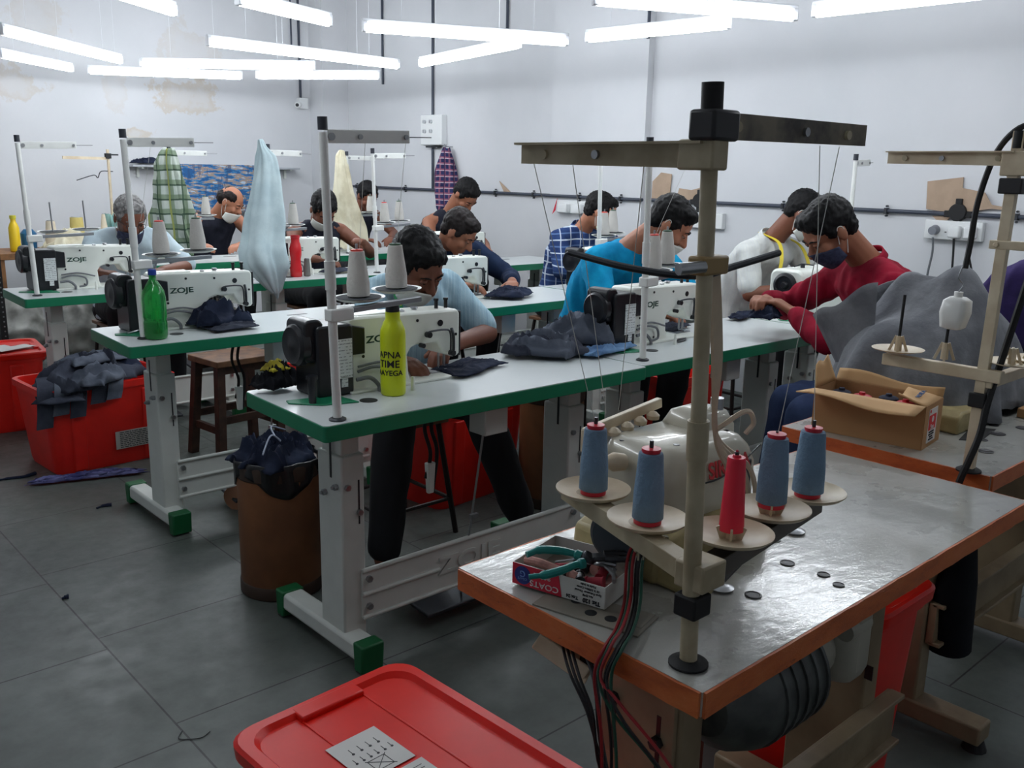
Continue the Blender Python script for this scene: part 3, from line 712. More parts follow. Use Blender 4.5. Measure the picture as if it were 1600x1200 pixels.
for k, ((x, y), lb) in enumerate(CN):
    z0 = .893 + (.0 if k not in (2, 3) else .004)
    plate(OS, x - bx, y - by, z0 - .76, holder=(k in (2, 3)))
    B().cyl((x - bx, y - by, z0 - .76), (x - bx, y - by, z0 - .76 + .125), .003, seg=8).done('spindle', M_DSTEEL, OS)
    t = thing('thread_cone', lb, 'thread cone', (x, y, z0 + (.004 if k not in (2, 3) else .014)), 0, 'thread cones on the beige stand' if k != 2 else None)
    if k == 2:
        B().lathe([(.0150, 0), (.0172, .001), (.0125, .100), (.0115, .104), (.006, .104), (.005, .107), (.0, .107)], seg=28).done('cone_body', mat('cone_plain_red', (228, 26, 58), .35, var=.03), t, ang=50)
    else:
        kk = 1.08 if k == 4 else 1
        B().lathe([(.0198, 0), (.0198, .006), (.0165, .006), (.0125, .106), (.0135, .106), (.0135, .110), (.004, .111)], seg=28).done('cone_core', M_CRED, t, ang=50)
        B().lathe([(.0190, .006), (.0222 * kk, .008), (.0215 * kk, .045), (.0192 * kk, .075), (.0175 * kk, .100), (.0165 * kk, .1035), (.013, .104)], seg=36).done('thread', M_CBL, t, ang=60)
    B().tube([(0, 0, .108), (.001, .001, .112), (.003, 0, .110)], .0016, 6).done('thread_tip', M_DSTEEL if k != 2 else M_CRED, t)
# fine threads running up to the guide arms
M_THR = mat('thread_pale', (206, 206, 200), .8, var=0)
def strand(pts, name='thread', r=.0006, m=None, label=None):
    return tag(B().tube(pts, r, 5, smooth=False).done(name, m or M_THR), label, 'thread')
for (x, y, z), q, lb in (((1.005, .909, 1.005), (.88, .93, 1.395), 'pale thread rising from the leftmost blue cone'), ((1.138, .68, 1.01), (1.18, .65, 1.42), 'pale thread rising from the blue cone right of the red one'),
                         ((1.258, .69, 1.01), (1.13, .65, 1.42), 'pale thread rising from the rightmost blue cone'), ((1.15, .99, .99), (.885, .74, 1.39), 'pale thread dropping from the left guide arm behind the pole'), ((1.13, 1.0, .985), (.885, .86, 1.39), 'pale thread dropping from the guide arm tip to the overlock rail')):
    strand([(x, y, z), q], label=lb)
# cream elastic strips running down from the pole clamp
M_EL = mat('elastic_cream', (214, 196, 172), .8)
b = B()
for k in range(4):
    b.tube([(.915 + .004 * k, .655, 1.28), (1.0 + .01 * k, .70 + .004 * k, 1.14), (1.105 + .008 * k, .76 + .006 * k, 1.0), (1.17 + .013 * k, .775 - .004 * k, .93), (1.19 + .02 * k, .77, .87 - .012 * k)], .0042, 5)
b.tube([(1.09, .75, 1.02), (1.13, .73, 1.045), (1.17, .74, 1.02), (1.165, .75, 1.0)], .004, 5)
tag(b.done('elastic_strips', M_EL), 'bundle of cream elastic strips running down beside the red cone', 'elastic')
# wires over the front edge
def wire(name, label, pts, r, m, cat='wire', group=None):
    return tag(B().tube(pts, r, 7).done(name, m), label, cat, group)
mr, mg, mk = mat('wire_red', (150, 28, 34), .4, var=0), mat('wire_green', (20, 74, 56), .4, var=0), mat('wire_black', (22, 22, 24), .4, var=0)
base_p = [(.985, .79, .862), (.988, .806, .82), (.955, .780, .775), (.895, .742, .768), (.850, .722, .764), (.838, .728, .72)]
for k, (m_, cn, end) in enumerate(((mr, 'red', [(.84, .716, .62), (.842, .716, .40)]), (mg, 'green', [(.838, .70, .68), (.85, .62, .62), (.86, .56, .50)]), (mr, 'dark red', [(.838, .695, .70), (.85, .60, .63), (.86, .55, .52)]),
                                   (mk, 'black', [(.838, .708, .62), (.84, .706, .38)]), (mk, 'second black', [(.836, .69, .68), (.85, .61, .61), (.86, .54, .48)]), (mg, 'thin dark green', [(.835, .702, .60), (.838, .70, .36)]))):
    o = V((.002 * (k % 2), (k - 2.5) * -.0055, .003 * (k % 3)))
    wire('hanging_wire', cn + ' wire of the bundle hanging over the orange table edge below the cones', [V(p_) + o for p_ in base_p] + [V(e) + o * .6 for e in end], .0024, m_, group='wire bundle over the edge')
for k in range(3):
    wire('hanging_wire', ('first', 'second', 'third')[k] + ' thin black wire drooping from the beige bracket below the table', [(.90 - .002 * k, .87 - .012 * k, .715), (.85, .80 - .01 * k, .70), (.845, .76 - .006 * k, .66), (.85, .735, .60 - .01 * k), (.87, .70, .52)], .0022, mk, group='wires below the bracket')
wire('power_cable', 'thick grey cable hanging from the table edge beside the thin wires', [(.90, .83, .72), (.86, .76, .70), (.855, .74, .62), (.87, .72, .5), (.9, .7, .3)], .004, mat('cable_dark', (52, 54, 58), .5))
t = thing('comb_clip', 'black comb-like thread clip below the second blue cone', 'clip', (.985, .775, .862), -.5)
b = B().box((0, 0, 0), (.05, .008, .02))
for k in range(6): b.cyl((-.02 + k * .008, -.006, .006), (-.026 + k * .008, -.018, -.016), .0013, seg=6)
b.done('comb', M_BEIGE, t)

# ------------------------------------------------------------ carton with pliers
ctn = thing('thread_carton', 'small open red and white carton full of bobbins and tools on the worn table', 'box', (.9705, .9015, TT + .004), math.radians(-75.2))
M_CRD = mat('card_white', (214, 214, 208), .6, var=.04); M_CRR = mat('card_red', (214, 34, 62), .5, var=.03); M_CIN = mat('card_inside', (150, 140, 128), .8)
w_, d_, h_ = .158, .128, .034
B().box((0, 0, .001), (w_, d_, .002)).done('floor_panel', M_CIN, ctn, smooth=False)
B().box((0, -d_ / 2, h_ / 2), (w_, .0015, h_)).done('front_panel', M_CRD, ctn, smooth=False)
B().box((0, d_ / 2, h_ / 2), (w_, .0015, h_)).box((w_ / 2, 0, h_ / 2), (.0015, d_, h_)).box((-w_ / 2, 0, h_ / 2), (.0015, d_, h_)).done('side_panels', M_CRD, ctn, smooth=False)
B().box((-.05, .10, .014), (.07, .07, .0015), Matrix.Rotation(-.3, 3, 'X')).done('back_flap', M_CRD, ctn, smooth=False)
B().prism([(-w_ / 2, .0), (.008, .0), (.002, h_), (-w_ / 2, h_)], -d_ / 2 - .0016, -d_ / 2 - .0008).done('red_print', M_CRR, ctn, smooth=False)
B().cyl((-.06, -d_ / 2 - .001, .017), (-.06, -d_ / 2 - .0024, .017), .0145, seg=28).done('round_blue_seal', mat('seal_blue', (34, 52, 130), .5, var=0), ctn, smooth=False)
m_w = mat('print_white', (226, 214, 214), .6, var=0); m_k = mat('print_black', (38, 38, 44), .6, var=0); m_lb = mat('print_pale_blue', (120, 150, 210), .6, var=0)
up_ = Matrix.Rotation(PI, 3, 'Y') @ Matrix.Rotation(PI / 2, 3, 'X')
RF = (PI / 2, PI, 0)
yf = -d_ / 2 - .0022
text('COATS', .013, m_w, ctn, (-.022, yf, .009), RF, sx=1.2, name='print')
text('astra', .014, m_w, ctn, (-.026, yf, .022), RF, sx=1.1, name='print')
text('COATS', .005, m_lb, ctn, (-.06, yf - .0006, .012), RF, name='print'); text('G', .014, m_lb, ctn, (-.06, yf - .0006, .020), RF, name='print')
text('Tkt 120', .009, m_k, ctn, (.058, yf + .001, .006), RF, name='print', bold=.0003); text('Tex 24', .007, m_k, ctn, (.026, yf + .001, .006), RF, name='print', bold=.0002)
for k, s_ in enumerate(('Art 2598', 'Spun Polyester Thread', '10 X 5000m Cones', 'Made in India')): text(s_, .0048, m_k, ctn, (.052, yf + .001, .014 + k * .0055), RF, name='print')
def inside(x, y, z): return ctn.matrix_world @ V((x, y, z))
ctn_m = Matrix.Translation(ctn.location) @ Matrix.Rotation(math.radians(-75.2), 4, 'Z')
m_bob = mat('bobbin_thread_red', (176, 50, 66), .8); m_bob2 = mat('bobbin_thread_pink', (206, 150, 140), .85, var=.3, vs=60)
rnd = random.Random(3)
for k in range(13):
    x, y, z = rnd.uniform(-.055, .062), rnd.uniform(-.045, .045), .012 + .012 * (k % 2)
    a = rnd.uniform(0, PI); R_ = Matrix.Rotation(a, 3, 'Z') @ Matrix.Rotation(PI / 2 + rnd.uniform(-.3, .3), 3, 'X')
    t = thing('bobbin', ('red', 'pink', 'grey steel')[k % 3] + ' bobbin lying in the carton among the tools', 'bobbin', (ctn_m @ V((x, y, z))), group='bobbins in the carton, ' + ('red', 'pink', 'grey')[k % 3])
    t.rotation_euler = R_.to_euler()
    B().lathe([(.002, -.014), (.0085, -.014), (.0085, -.012), (.007, -.011), (.0075, 0), (.007, .011), (.0085, .012), (.0085, .014), (.002, .014)], seg=16).done('spool', (m_bob, m_bob2, M_DSTEEL)[k % 3], t)
tag(B().tube([ctn_m @ V((-.07, -.04, .030)), ctn_m @ V((-.04, -.045, .034)), ctn_m @ V((-.005, -.05, .033))], .007, 10).done('thread_roll', m_bob2), 'fuzzy pink thread roll lying along the front of the carton', 'thread roll')
def tool(name, label, pts, r, m, cat): return tag(B().tube(pts, r, 8).done(name, m), label, cat)
for k in range(5):
    a0 = ctn_m @ V((-.03 + .02 * k, -.02 + .01 * k, .03)); a1 = ctn_m @ V((.05 + .008 * k, .03 - .018 * k, .036))
    tag(B().tube([a0, (a0 + a1) / 2 + V((0, 0, .004)), a1], [.0015, .003, .0035], 7).done('steel_tool', M_STEEL), 'thin steel tool lying across the bobbins in the carton', 'tool', 'thin tools in the carton')
pl = thing('pliers', 'long nose pliers with teal handles lying across the carton', 'pliers', (.965, .872, .812))
mt = mat('handle_teal', (14, 134, 128), .35, var=.05)
o = V((.965, .872, .812))
B().tube([V((.893, .937, .816)) - o, V((.915, .93, .820)) - o, V((.938, .914, .818)) - o, V((.950, .90, .816)) - o, V((.958, .884, .813)) - o], [.005, .0065, .0065, .006, .0055, .008], 10).done('handle', mt, pl)
B().tube([V((.866, .903, .800)) - o, V((.885, .888, .803)) - o, V((.908, .876, .808)) - o, V((.93, .872, .811)) - o, V((.946, .868, .811)) - o], [.004, .0065, .0065, .006, .0055, .008], 10).done('handle', mt, pl)
B().cyl((-.004, .004, -.003), (.0, .0, .006), .012, .011, seg=18).box((.016, -.01, .001), (.05, .02, .007), Matrix.Rotation(-.6, 3, 'Z')).done('joint', M_DSTEEL, pl, bevel=.002)
B().tube([(.02, -.008, .004), (.04, -.022, .004), (.058, -.036, .002)], [.006, .005, .0025], 8).tube([(.015, -.016, .001), (.032, -.034, .001), (.045, -.048, .0)], [.006, .005, .0025], 8).done('jaw', M_DSTEEL, pl)

# ------------------------------------------------------------ second beige stand, plates empty
OS2, o2at = old_stand('beige square thread stand with empty plates beside the grey cover', (2.038, .743, TT), (.028, .0, .72), .3, None, None, None, square=True)
p = o2at(.665)
B().box(p + V((0, .0, -.01)), (.03, .05, .05)).done('arm_clamp', M_IVORY, OS2, bevel=.003)
B().box(p + V((0, .0, -.055)), (.034, .046, .032)).done('arm_clamp', mat('clamp_black', (34, 34, 38), .5), OS2, bevel=.003)
channel(p + V((-.004, 0, 0)), (0, 1, 0), .27, 'guide_arm', OS2, M_IVORY)
p = o2at(.49)
B().box(p + V((.0, -.03, 0)), (.022, .11, .018)).cyl(p + V((-.014, .01, 0)), p + V((-.009, .01, 0)), .006).done('middle_clamp', M_IVORY, OS2, bevel=.002)
B().box((.006, .09, .215), (.022, .26, .026)).done('tray_bar', M_IVORY, OS2, bevel=.002)
B().box((.12, -.012, .20), (.24, .022, .024)).done('tray_bar', M_IVORY, OS2, bevel=.002)
B().box((.006, 0, .16), (.034, .036, .032)).done('stop_collar', M_RUB, OS2, bevel=.003)
for (x, y, pl_, sp) in ((.006, .19, True, .10), (.006, .085, False, .085), (.06, -.035, True, .0), (.14, -.05, True, .09)):
    z = .235
    b = B().cyl((x, y, z), (x, y, z + .036), .008, .007)
    for k in range(4):
        a = k * PI / 2 + .4; b.box((x + .013 * math.cos(a), y + .013 * math.sin(a), z + .018), (.006, .005, .04), Matrix.Rotation(a, 3, 'Z') @ Matrix.Rotation(-.35, 3, 'Y'))
    hd = b.done('cone_holder', M_IVORY, OS2)
    if pl_: B().lathe([(.0, 0), (.03, 0), (.055, .006), (.057, .008), (.03, .003), (0, .003)], (x, y, z), seg=36).done('cone_plate', M_IVORY, hd)
    if sp: B().cyl((x, y, z + .03), (x + .004, y, z + .03 + sp), .0035, seg=8).done('spindle', M_RUB, hd)
t = thing('hanging_lamp', 'small white plastic lamp head hanging on a black hose above the empty plates', 'lamp', (2.045, .815, 1.10))
M_LAMP = mat('lamp_white', (236, 236, 232), .3, var=0)
B().loft([((0, 0, -.036), (.015, 0, 0), (0, .014, 0)), ((0, .004, -.032), (.023, 0, 0), (0, .024, 0)), ((0, .002, .0), (.026, 0, 0), (0, .03, 0)), ((0, 0, .026), (.024, 0, 0), (0, .027, 0)), ((0, 0, .034), (.014, 0, 0), (0, .016, 0))], 20, 3.5).done('shade', M_LAMP, t, ang=60)
B().cyl((0, 0, .03), (0, 0, .045), .009).done('socket', M_LAMP, t)
B().tube([(.0, 0, .045), (.008, -.004, .06), (.0, .004, .075), (.002, .0, .10)], .0016, 6).done('lead', M_STEEL, t)
wire('black_hose', 'black flexible hose arching from the beige stand head down to the white lamp', [(2.10, .70, 1.475), (2.085, .745, 1.49), (2.085, .79, 1.44), (2.08, .813, 1.34), (2.075, .816, 1.25), (2.062, .815, 1.195)], .0065, M_RUB, 'hose')
wire('black_cable', 'black cable running down along the beige square pole past the table edge', [(2.12, .70, 1.22), (2.10, .708, 1.13), (2.07, .72, 1.0), (2.035, .722, .92), (2.024, .725, .85), (2.01, .735, .79), (2.0, .745, .74), (2.0, .76, .65)], .0075, M_RUB, 'cable')

# ------------------------------------------------------------ cardboard box with cones
M_CARD = mat('cardboard', (176, 132, 88), .8, var=.08, vs=6, bump=.1)
M_CARDI = mat('cardboard_inner', (196, 156, 108), .8, var=.05, vs=5)
bx_ = thing('cardboard_box', 'open brown cardboard box with red label on the far worn table', 'box', (2.155, 1.02, TT), math.radians(-83))
L_, D_, H_ = .265, .13, .105
B().box((0, 0, .003), (L_, D_, .004)).box((0, -D_ / 2, H_ / 2), (L_, .004, H_)).box((0, D_ / 2, H_ / 2), (L_, .004, H_)).box((L_ / 2, 0, H_ / 2), (.004, D_, H_)).box((-L_ / 2, 0, H_ / 2), (.004, D_, H_)).done('box_walls', M_CARD, bx_, smooth=False)
def flap(p0, p1, q1, q0, nm='flap'):
    pts = [V(p0), V(p1), V(q1), V(q0)]
    def fn(u, v):
        a = pts[0].lerp(pts[1], u).lerp(pts[3].lerp(pts[2], u), v); return a + V((0, 0, .006 * math.sin(u * PI * 2.2) * v))
    return B().sheet(fn, 10, 4).done(nm, M_CARDI, bx_, solid=.003)
flap((-L_ / 2, -D_ / 2, H_), (L_ / 2, -D_ / 2, H_), (L_ / 2 - .0, -D_ / 2 - .075, H_ - .012), (-L_ / 2 - .02, -D_ / 2 - .07, H_ + .0))
flap((-L_ / 2, D_ / 2, H_), (L_ / 2, D_ / 2, H_), (L_ / 2, D_ / 2 + .01, H_ + .02), (-L_ / 2, D_ / 2 + .02, H_ + .03))
flap((-L_ / 2, -D_ / 2, H_), (-L_ / 2, D_ / 2, H_), (-L_ / 2 - .02, D_ / 2 - .02, H_ + .065), (-L_ / 2 - .02, -D_ / 2 + .04, H_ + .05))
flap((L_ / 2, D_ / 2, H_), (L_ / 2, -D_ / 2, H_), (L_ / 2 - .07, -D_ / 2 + .02, H_ + .014), (L_ / 2 - .075, D_ / 2 - .01, H_ + .012))
text('NOIDA', .016, mat('print_blue', (66, 96, 140), .7, var=0), bx_, (L_ / 2 - .035, .01, H_ + .0125), (0, -.15, PI / 2), name='stamp')
B().box((L_ / 2 + .0025, -.006, .052), (.0012, .062, .082)).done('paper_label', mat('label_white', (222, 216, 212), .6, var=.02), bx_, smooth=False)
B().box((L_ / 2 + .0034, -.010, .060), (.0008, .050, .036)).done('label_red_field', mat('label_red', (212, 44, 46), .6, var=0), bx_, smooth=False)
rl = (PI / 2, 0, PI / 2)
text('Sun', .017, m_w, bx_, (L_ / 2 + .0042, -.011, .0485), rl, name='print')
B().cyl((L_ / 2 + .0036, -.010, .067), (L_ / 2 + .0044, -.010, .067), .0075, seg=20).done('label_emblem', m_w, bx_, smooth=False)
for k in range(4): text(('SPUN POLYESTER', 'SEWING THREAD', '100% PURE', 'MADE IN INDIA')[k], .0048, m_k, bx_, (L_ / 2 + .0036, -.010, .036 - k * .006), rl, name='print')
B().cyl((L_ / 2 + .0032, -.030, .088), (L_ / 2 + .004, -.030, .088), .004, seg=14).done('label_dot', mat('label_red', (212, 44, 46), .6), bx_, smooth=False)
bm4 = Matrix.Translation(bx_.location) @ Matrix.Rotation(math.radians(-83), 4, 'Z')
M_NAVY = mat('thread_navy', (28, 34, 58), .85)
for k, (x, y) in enumerate(((-.09, .0), (-.035, -.01), (.02, .02), (.07, -.01))):
    red = k % 2
    t = thing('thread_cone', ('navy thread cone in the cardboard box ' + ('by its far flap', '', 'in the middle', '')[k]) if not red else 'red thread cone in the cardboard box ' + ('', 'between navy ones', '', 'near the labelled end')[k], 'thread cone', bm4 @ V((x, y, .008)), group='cones in the cardboard box')
    B().lathe([(.022, 0), (.027, .004), (.023, .085), (.018, .088), (.008, .089), (.007, .095), (.001, .095)], seg=24).done('thread', M_CRED if red else M_NAVY, t, ang=50)

# ------------------------------------------------------------ people
def skin(name, c): return mat(name, c, .5, var=.06, vs=12, bump=.08, bs=80, spec=.35)
SK1 = skin('skin_brown', (150, 98, 74)); SK2 = skin('skin_deep_brown', (122, 76, 58)); SK3 = skin('skin_tan', (170, 114, 88))
M_HAIR = mat('hair_black', (9, 8, 10), .6, var=.3, vs=40, bump=.25, bs=150, spec=.22)
M_HAIRB = mat('hair_dark_brown', (26, 18, 17), .6, var=.3, vs=40, bump=.3, bs=150, spec=.25)
M_HAIRG = mat('hair_grey', (150, 148, 146), .7, c2=(92, 90, 90), vs=50, bump=.6, bs=150)
M_EYE = mat('eye_white', (150, 134, 122), .4, var=0); M_IRIS = mat('iris_dark', (24, 16, 14), .2, var=0)
M_MASKW = mat('mask_white', (214, 216, 210), .8, var=.05, bump=.1); M_MASKY = mat('mask_cream', (206, 204, 160), .8, var=.05); M_MASKN = mat('mask_navy', (34, 40, 66), .85, c2=(60, 66, 92), vs=60)
def hand(b, W, d, n, s, curl=.5, k=1.0):
    """W wrist, d finger direction, n palm normal, s towards the thumb"""
    W, d, n, s = V(W), V(d).normalized(), V(n).normalized(), V(s).normalized()
    n = (n - d * n.dot(d)).normalized(); s = (s - d * s.dot(d) - n * s.dot(n)).normalized()
    for q, off in enumerate((.027, .010, -.008, -.025)):
        kn = W + d * (.085 - .006 * abs(q - 1)) * k + s * off * k
        b.cap(W + d * .012 + s * off * .55 * k, .014 * k, kn, .0115 * k, 10)
        L = (.040, .045, .041, .032)[q] * k; sp = s * (.12 * (1.5 - q)) * .5
        a = curl * .5; d1 = (d * math.cos(a) + n * math.sin(a) + sp * .3).normalized()
        m1 = kn + d1 * L
        a2 = curl * 1.5; d2 = (d * math.cos(a2) + n * math.sin(a2)).normalized(); m2 = m1 + d2 * L * .62
        a3 = curl * 2.3; d3 = (d * math.cos(a3) + n * math.sin(a3)).normalized(); m3 = m2 + d3 * L * .5
        b.cap(kn, .0098 * k, m1, .0088 * k, 10).cap(m1, .0088 * k, m2, .0078 * k, 10).cap(m2, .0078 * k, m3, .0066 * k, 10)
    t0 = W + d * .022 * k + s * .018 * k; t1 = t0 + (d * .5 + s * .75 + n * .35).normalized() * .042 * k; t2 = t1 + (d * .85 + s * .25 + n * .3).normalized() * .032 * k
    b.cap(t0, .015 * k, t1, .0105 * k, 10).cap(t1, .0105 * k, t2, .0085 * k, 10)
def person(label, P, N, H, F, SR, SL, ER, EL, WR, WL, KR, KL, AR, AL, shirt, sleeve=.5, pants=None, skinm=SK1, hairm=M_HAIR, hair='short',
           mask=None, up=(0, 0, 1), hands=((0, 0, 0), (0, 0, 0)), vox=.007, fold=.007, curl=.55, collar=False, bald=False, glasses=False, vest=False, width=1.0):
    o = V(P); o.z = 0
    t = thing('person', label, 'person', o)
    g = lambda p: V(p) - o
    P, N, H, SR, SL, ER, EL, WR, WL, KR, KL, AR, AL = map(g, (P, N, H, SR, SL, ER, EL, WR, WL, KR, KL, AR, AL))
    F = V(F).normalized(); U = V(up); U = (U - F * U.dot(F)).normalized(); Rr = F.cross(U)     # Rr = the person's right
    Hm = lambda x, y, z: H + Rr * x + F * y + U * z
    HR = Matrix((Rr, F, U)).transposed()
    sx = (SL - SR).normalized(); hx = V((sx.x, sx.y, 0)).normalized(); fw = V((hx.y, -hx.x, 0))
    fw = fw if fw.dot(F) > 0 else -fw
    ax = (N - P).normalized(); fr = (fw - ax * fw.dot(ax)).normalized()
    bow = -fr * .035
    def torso(b, e, top=True):
        k = width
        secs = [(P + V((0, 0, -.07)), hx * (.155 * k + e), fw * (.12 + e)), (P.lerp(N, .04), hx * (.165 * k + e), fw * (.125 + e)), (P.lerp(N, .3) + bow * .6, hx * (.142 * k + e), fr * (.105 + e)),
                (P.lerp(N, .62) + bow, hx * (.16 * k + e), fr * (.11 + e)), ((SR + SL) / 2 * .6 + P.lerp(N, .84) * .4 + bow * .6, sx * (.165 * k + e), fr * (.095 + e))]
        if top: secs += [((SR + SL) / 2 * .3 + N * .7, sx * (.10 + e * .6), fr * (.07 + e * .5)), (N + ax * .01, sx * (.055 + e * .3), fr * (.055 + e * .3))]
        b.loft(secs, 24, 2.4)
    legs = lambda b, e: [b.cap(P + hx * s * .09 * (1 if Kn is KL else 1) + V((0, 0, -.01)), .085 + e, Kn, .06 + e) or b for s, Kn in ()]
    # --- body, one surface
    b = B(); torso(b, 0)
    for S_, E_, W_ in ((SR, ER, WR), (SL, EL, WL)):
        b.cap(N.lerp(S_, .45), .05, S_, .052).cap(S_, .05, E_, .038).cap(E_, .039, W_, .025)
    for s, K_, A_ in ((-1, KR, AR), (1, KL, AL)):
        hp = P + hx * s * .085
        b.cap(hp, .082, K_, .055).cap(K_, .054, A_, .036)
        ft = fw * .13 + V((0, 0, -.035)); b.cap(A_ + V((0, 0, -.03)), .032, A_ + ft + V((0, 0, -.012)), .022).cap(A_ + V((0, 0, -.035)), .03, A_ + ft + hx * s * .02 + V((0, 0, -.012)), .020)
    for (W_, E_, hd, sg) in ((WR, ER, hands[0], 1), (WL, EL, hands[1], -1)):
        d = (W_ - E_).normalized() * .5 + V(hd)
        d.normalize(); n = V((0, 0, -1)); sd = d.cross(n).normalized()
        # thumb side: inner side of the hand
        inner = (WL - WR) * sg
        if sd.dot(inner) < 0: sd = -sd
        hand(b, W_, d, n, sd, curl)
    hb = Hm(0, -.035, -.05)
    b.cap(N + ax * -.02, .056, hb, .052)
    b.ell(Hm(0, -.01, .022), (.076, .094, .088), HR, 20, 14).ell(Hm(0, .022, -.035), (.058, .062, .075), HR, 18, 12).ell(Hm(0, .055, -.092), (.028, .024, .022), HR)
    b.cap(Hm(0, .084, .002), .008, Hm(0, .105, -.033), .0125, 10).cap(Hm(-.010, .094, -.036), .008, Hm(.010, .094, -.036), .008, 8)
    b.cap(Hm(-.036, .074, .017), .011, Hm(.036, .074, .017), .011, 10).ell(Hm(.036, .055, -.03), (.024, .026, .026), HR).ell(Hm(-.036, .055, -.03), (.024, .026, .026), HR)
    b.cap(Hm(-.017, .080, -.060), .0065, Hm(.017, .080, -.060), .0065, 8).cap(Hm(-.014, .079, -.071), .0065, Hm(.014, .079, -.071), .0065, 8)
    for s in (-1, 1): b.ell(Hm(s * .078, -.008, -.012), (.009, .019, .031), HR)
    link(fuse(b, vox, 2), 'body', skinm, t, ang=180)
    # --- eyes, brows
    for s in (-1, 1):
        e = B().ell(Hm(s * .031, .0765, -.0), (.0125, .008, .007), HR, 12, 8).done('eye', M_EYE, t)
        B().ell(Hm(s * .031, .0825, -.003), (.0055, .0035, .005), HR, 10, 6).done('iris', M_IRIS, e); B().ell(Hm(s * .031, .0775, .0035), (.0145, .010, .0075), HR, 12, 8).done('eyelid', skinm, e)
        B().tube([Hm(s * .014, .088, .016), Hm(s * .031, .087, .023), Hm(s * .05, .074, .017)], [.0026, .0034, .002], 6).done('eyebrow', hairm, t)
    # --- hair
    b = B()
    if bald:
        b.ell(Hm(0, -.045, .01), (.083, .072, .07), HR, 20, 14)
        for s in (-1, 1): b.ell(Hm(s * .05, .0, .045), (.034, .06, .045), HR)
        b.ell(Hm(0, -.04, .06), (.055, .05, .045), HR)
    else:
        b.ell(Hm(0, -.021, .034), (.086, .100, .089), HR, 22, 16).ell(Hm(0, -.055, -.015), (.073, .052, .058), HR, 18, 12)
        if hair == 'full':
            b.ell(Hm(.008, .032, .082), (.064, .054, .034), HR).ell(Hm(-.028, .050, .066), (.038, .028, .024), HR).ell(Hm(.032, .048, .066), (.036, .028, .024), HR).ell(Hm(0, -.03, .078), (.074, .075, .046), HR)
        else:
            b.ell(Hm(0, .03, .080), (.062, .05, .034), HR)
        for s in (-1, 1): b.ell(Hm(s * .070, .012, .02), (.014, .03, .035), HR)
    def hd_(p, n):
        return .0045 * noise.noise(p * 60) + .003 * noise.noise(V((p.x * 160, p.y * 160, p.z * 40))) + (.002 * abs(noise.noise(p * 40)) if hair == 'full' else 0) - .003
    link(fuse(b, .006, 1, hd_), 'hair', hairm, t, ang=180)
    # --- mask
    if mask:
        low = mask[1] if len(mask) > 1 else 0
        def mk(u, v):
            a = math.radians(-78 + 156 * u); zz = -.108 + .096 * v; c = math.cos(a)
            tp = .35 + .65 * c                       # narrows to the ears
            y = -.002 + .098 * max(c, 0) ** .8 * (1 - .22 * (1 - v) ** 2) + .016 * math.exp(-(a * 2.2) ** 2) * v
            return Hm(.071 * math.sin(a), y, -.055 + (zz + .055) * tp - low)
        ms = B().sheet(mk, 26, 10).done('face_mask', mask[0], t, solid=.0025)
        for s in (-1, 1):
            B().tube([Hm(s * .068, .02, -.03 - low), Hm(s * .08, -.0, .015), Hm(s * .083, -.018, .01), Hm(s * .078, -.015, -.03), Hm(s * .068, .012, -.075 - low)], .0017, 6).done('mask_strap', M_MASKW, ms)
    if glasses:
        b = B()
        for s in (-1, 1): b.tube([Hm(s * .032 + .021 * math.cos(k * PI / 6), .094, -.002 + .016 * math.sin(k * PI / 6)) for k in range(13)], .0016, 6, False).tube([Hm(s * .053, .09, .003), Hm(s * .078, .03, .003), Hm(s * .08, -.01, .0)], .0015, 6)
        b.tube([Hm(-.011, .096, .0), Hm(0, .1, .003), Hm(.011, .096, .0)], .0014, 6).done('glasses', M_BLACK, t)
    # --- clothes
    b = B(); torso(b, .014)
    if not vest:
        for S_, E_, W_ in ((SR, ER, WR), (SL, EL, WL)):
            b.cap(N.lerp(S_, .5), .055, S_, .064)
            if sleeve <= .5:
                q = S_.lerp(E_, min(sleeve * 2, 1) * .92); b.cap(S_, .062, q, .056)
            else:
                b.cap(S_, .062, E_, .052); q = E_.lerp(W_, (sleeve - .5) * 2 * .93); b.cap(E_, .052, q, .040)
    else:
        for S_ in (SR, SL): b.cap(N.lerp(S_, .35), .05, N.lerp(S_, .75), .048)
    cl = link(fuse(b, .009 if vox < .0075 else .011, 2, folds(fold)), 'shirt' if not vest else 'vest', shirt, t, ang=180)
    if collar:
        nk = N + ax * .004
        b = B()
        def co(u, v):
            # band round the back of the neck, opening at the front
            a = math.radians(-150 + 300 * u); r = .078 - .010 * v
            return nk + sx * r * math.sin(a) * 1.05 - fr * r * math.cos(a) * .95 + ax * (.028 * v - .03 * (1 - math.cos(a)) / 2)
        b.sheet(co, 28, 3).done('collar', shirt, cl, solid=.004)
    b = B(); e = .014
    b.loft([(P + V((0, 0, -.085)), hx * .16, fw * .125), (P + V((0, 0, -.03)), hx * .178, fw * .14), (P.lerp(N, .10), hx * .172, fw * .135)], 24, 2.4)
    for s, K_, A_ in ((-1, KR, AR), (1, KL, AL)):
        hp = P + hx * s * .085; b.cap(hp, .092, K_, .072).cap(K_, .072, K_.lerp(A_, .92), .058)
    link(fuse(b, .011, 2, folds(.006, 12)), 'trousers', pants or mat('trousers_black', (22, 23, 28), .85), t, ang=180)
    return t
M_TROUS = mat('trousers_black', (20, 21, 26), .9, var=.1); M_JEANS = fabric('jeans_blue', (52, 66, 98), (38, 50, 80))
M_LBLUE = fabric('shirt_light_blue_stripe', (176, 208, 222), (158, 192, 210), [(0, 60, .25, (190, 216, 228)), (0, 15, .06, (146, 180, 204))])
M_TURQ = fabric('tee_turquoise', (12, 150, 196), (8, 128, 176))
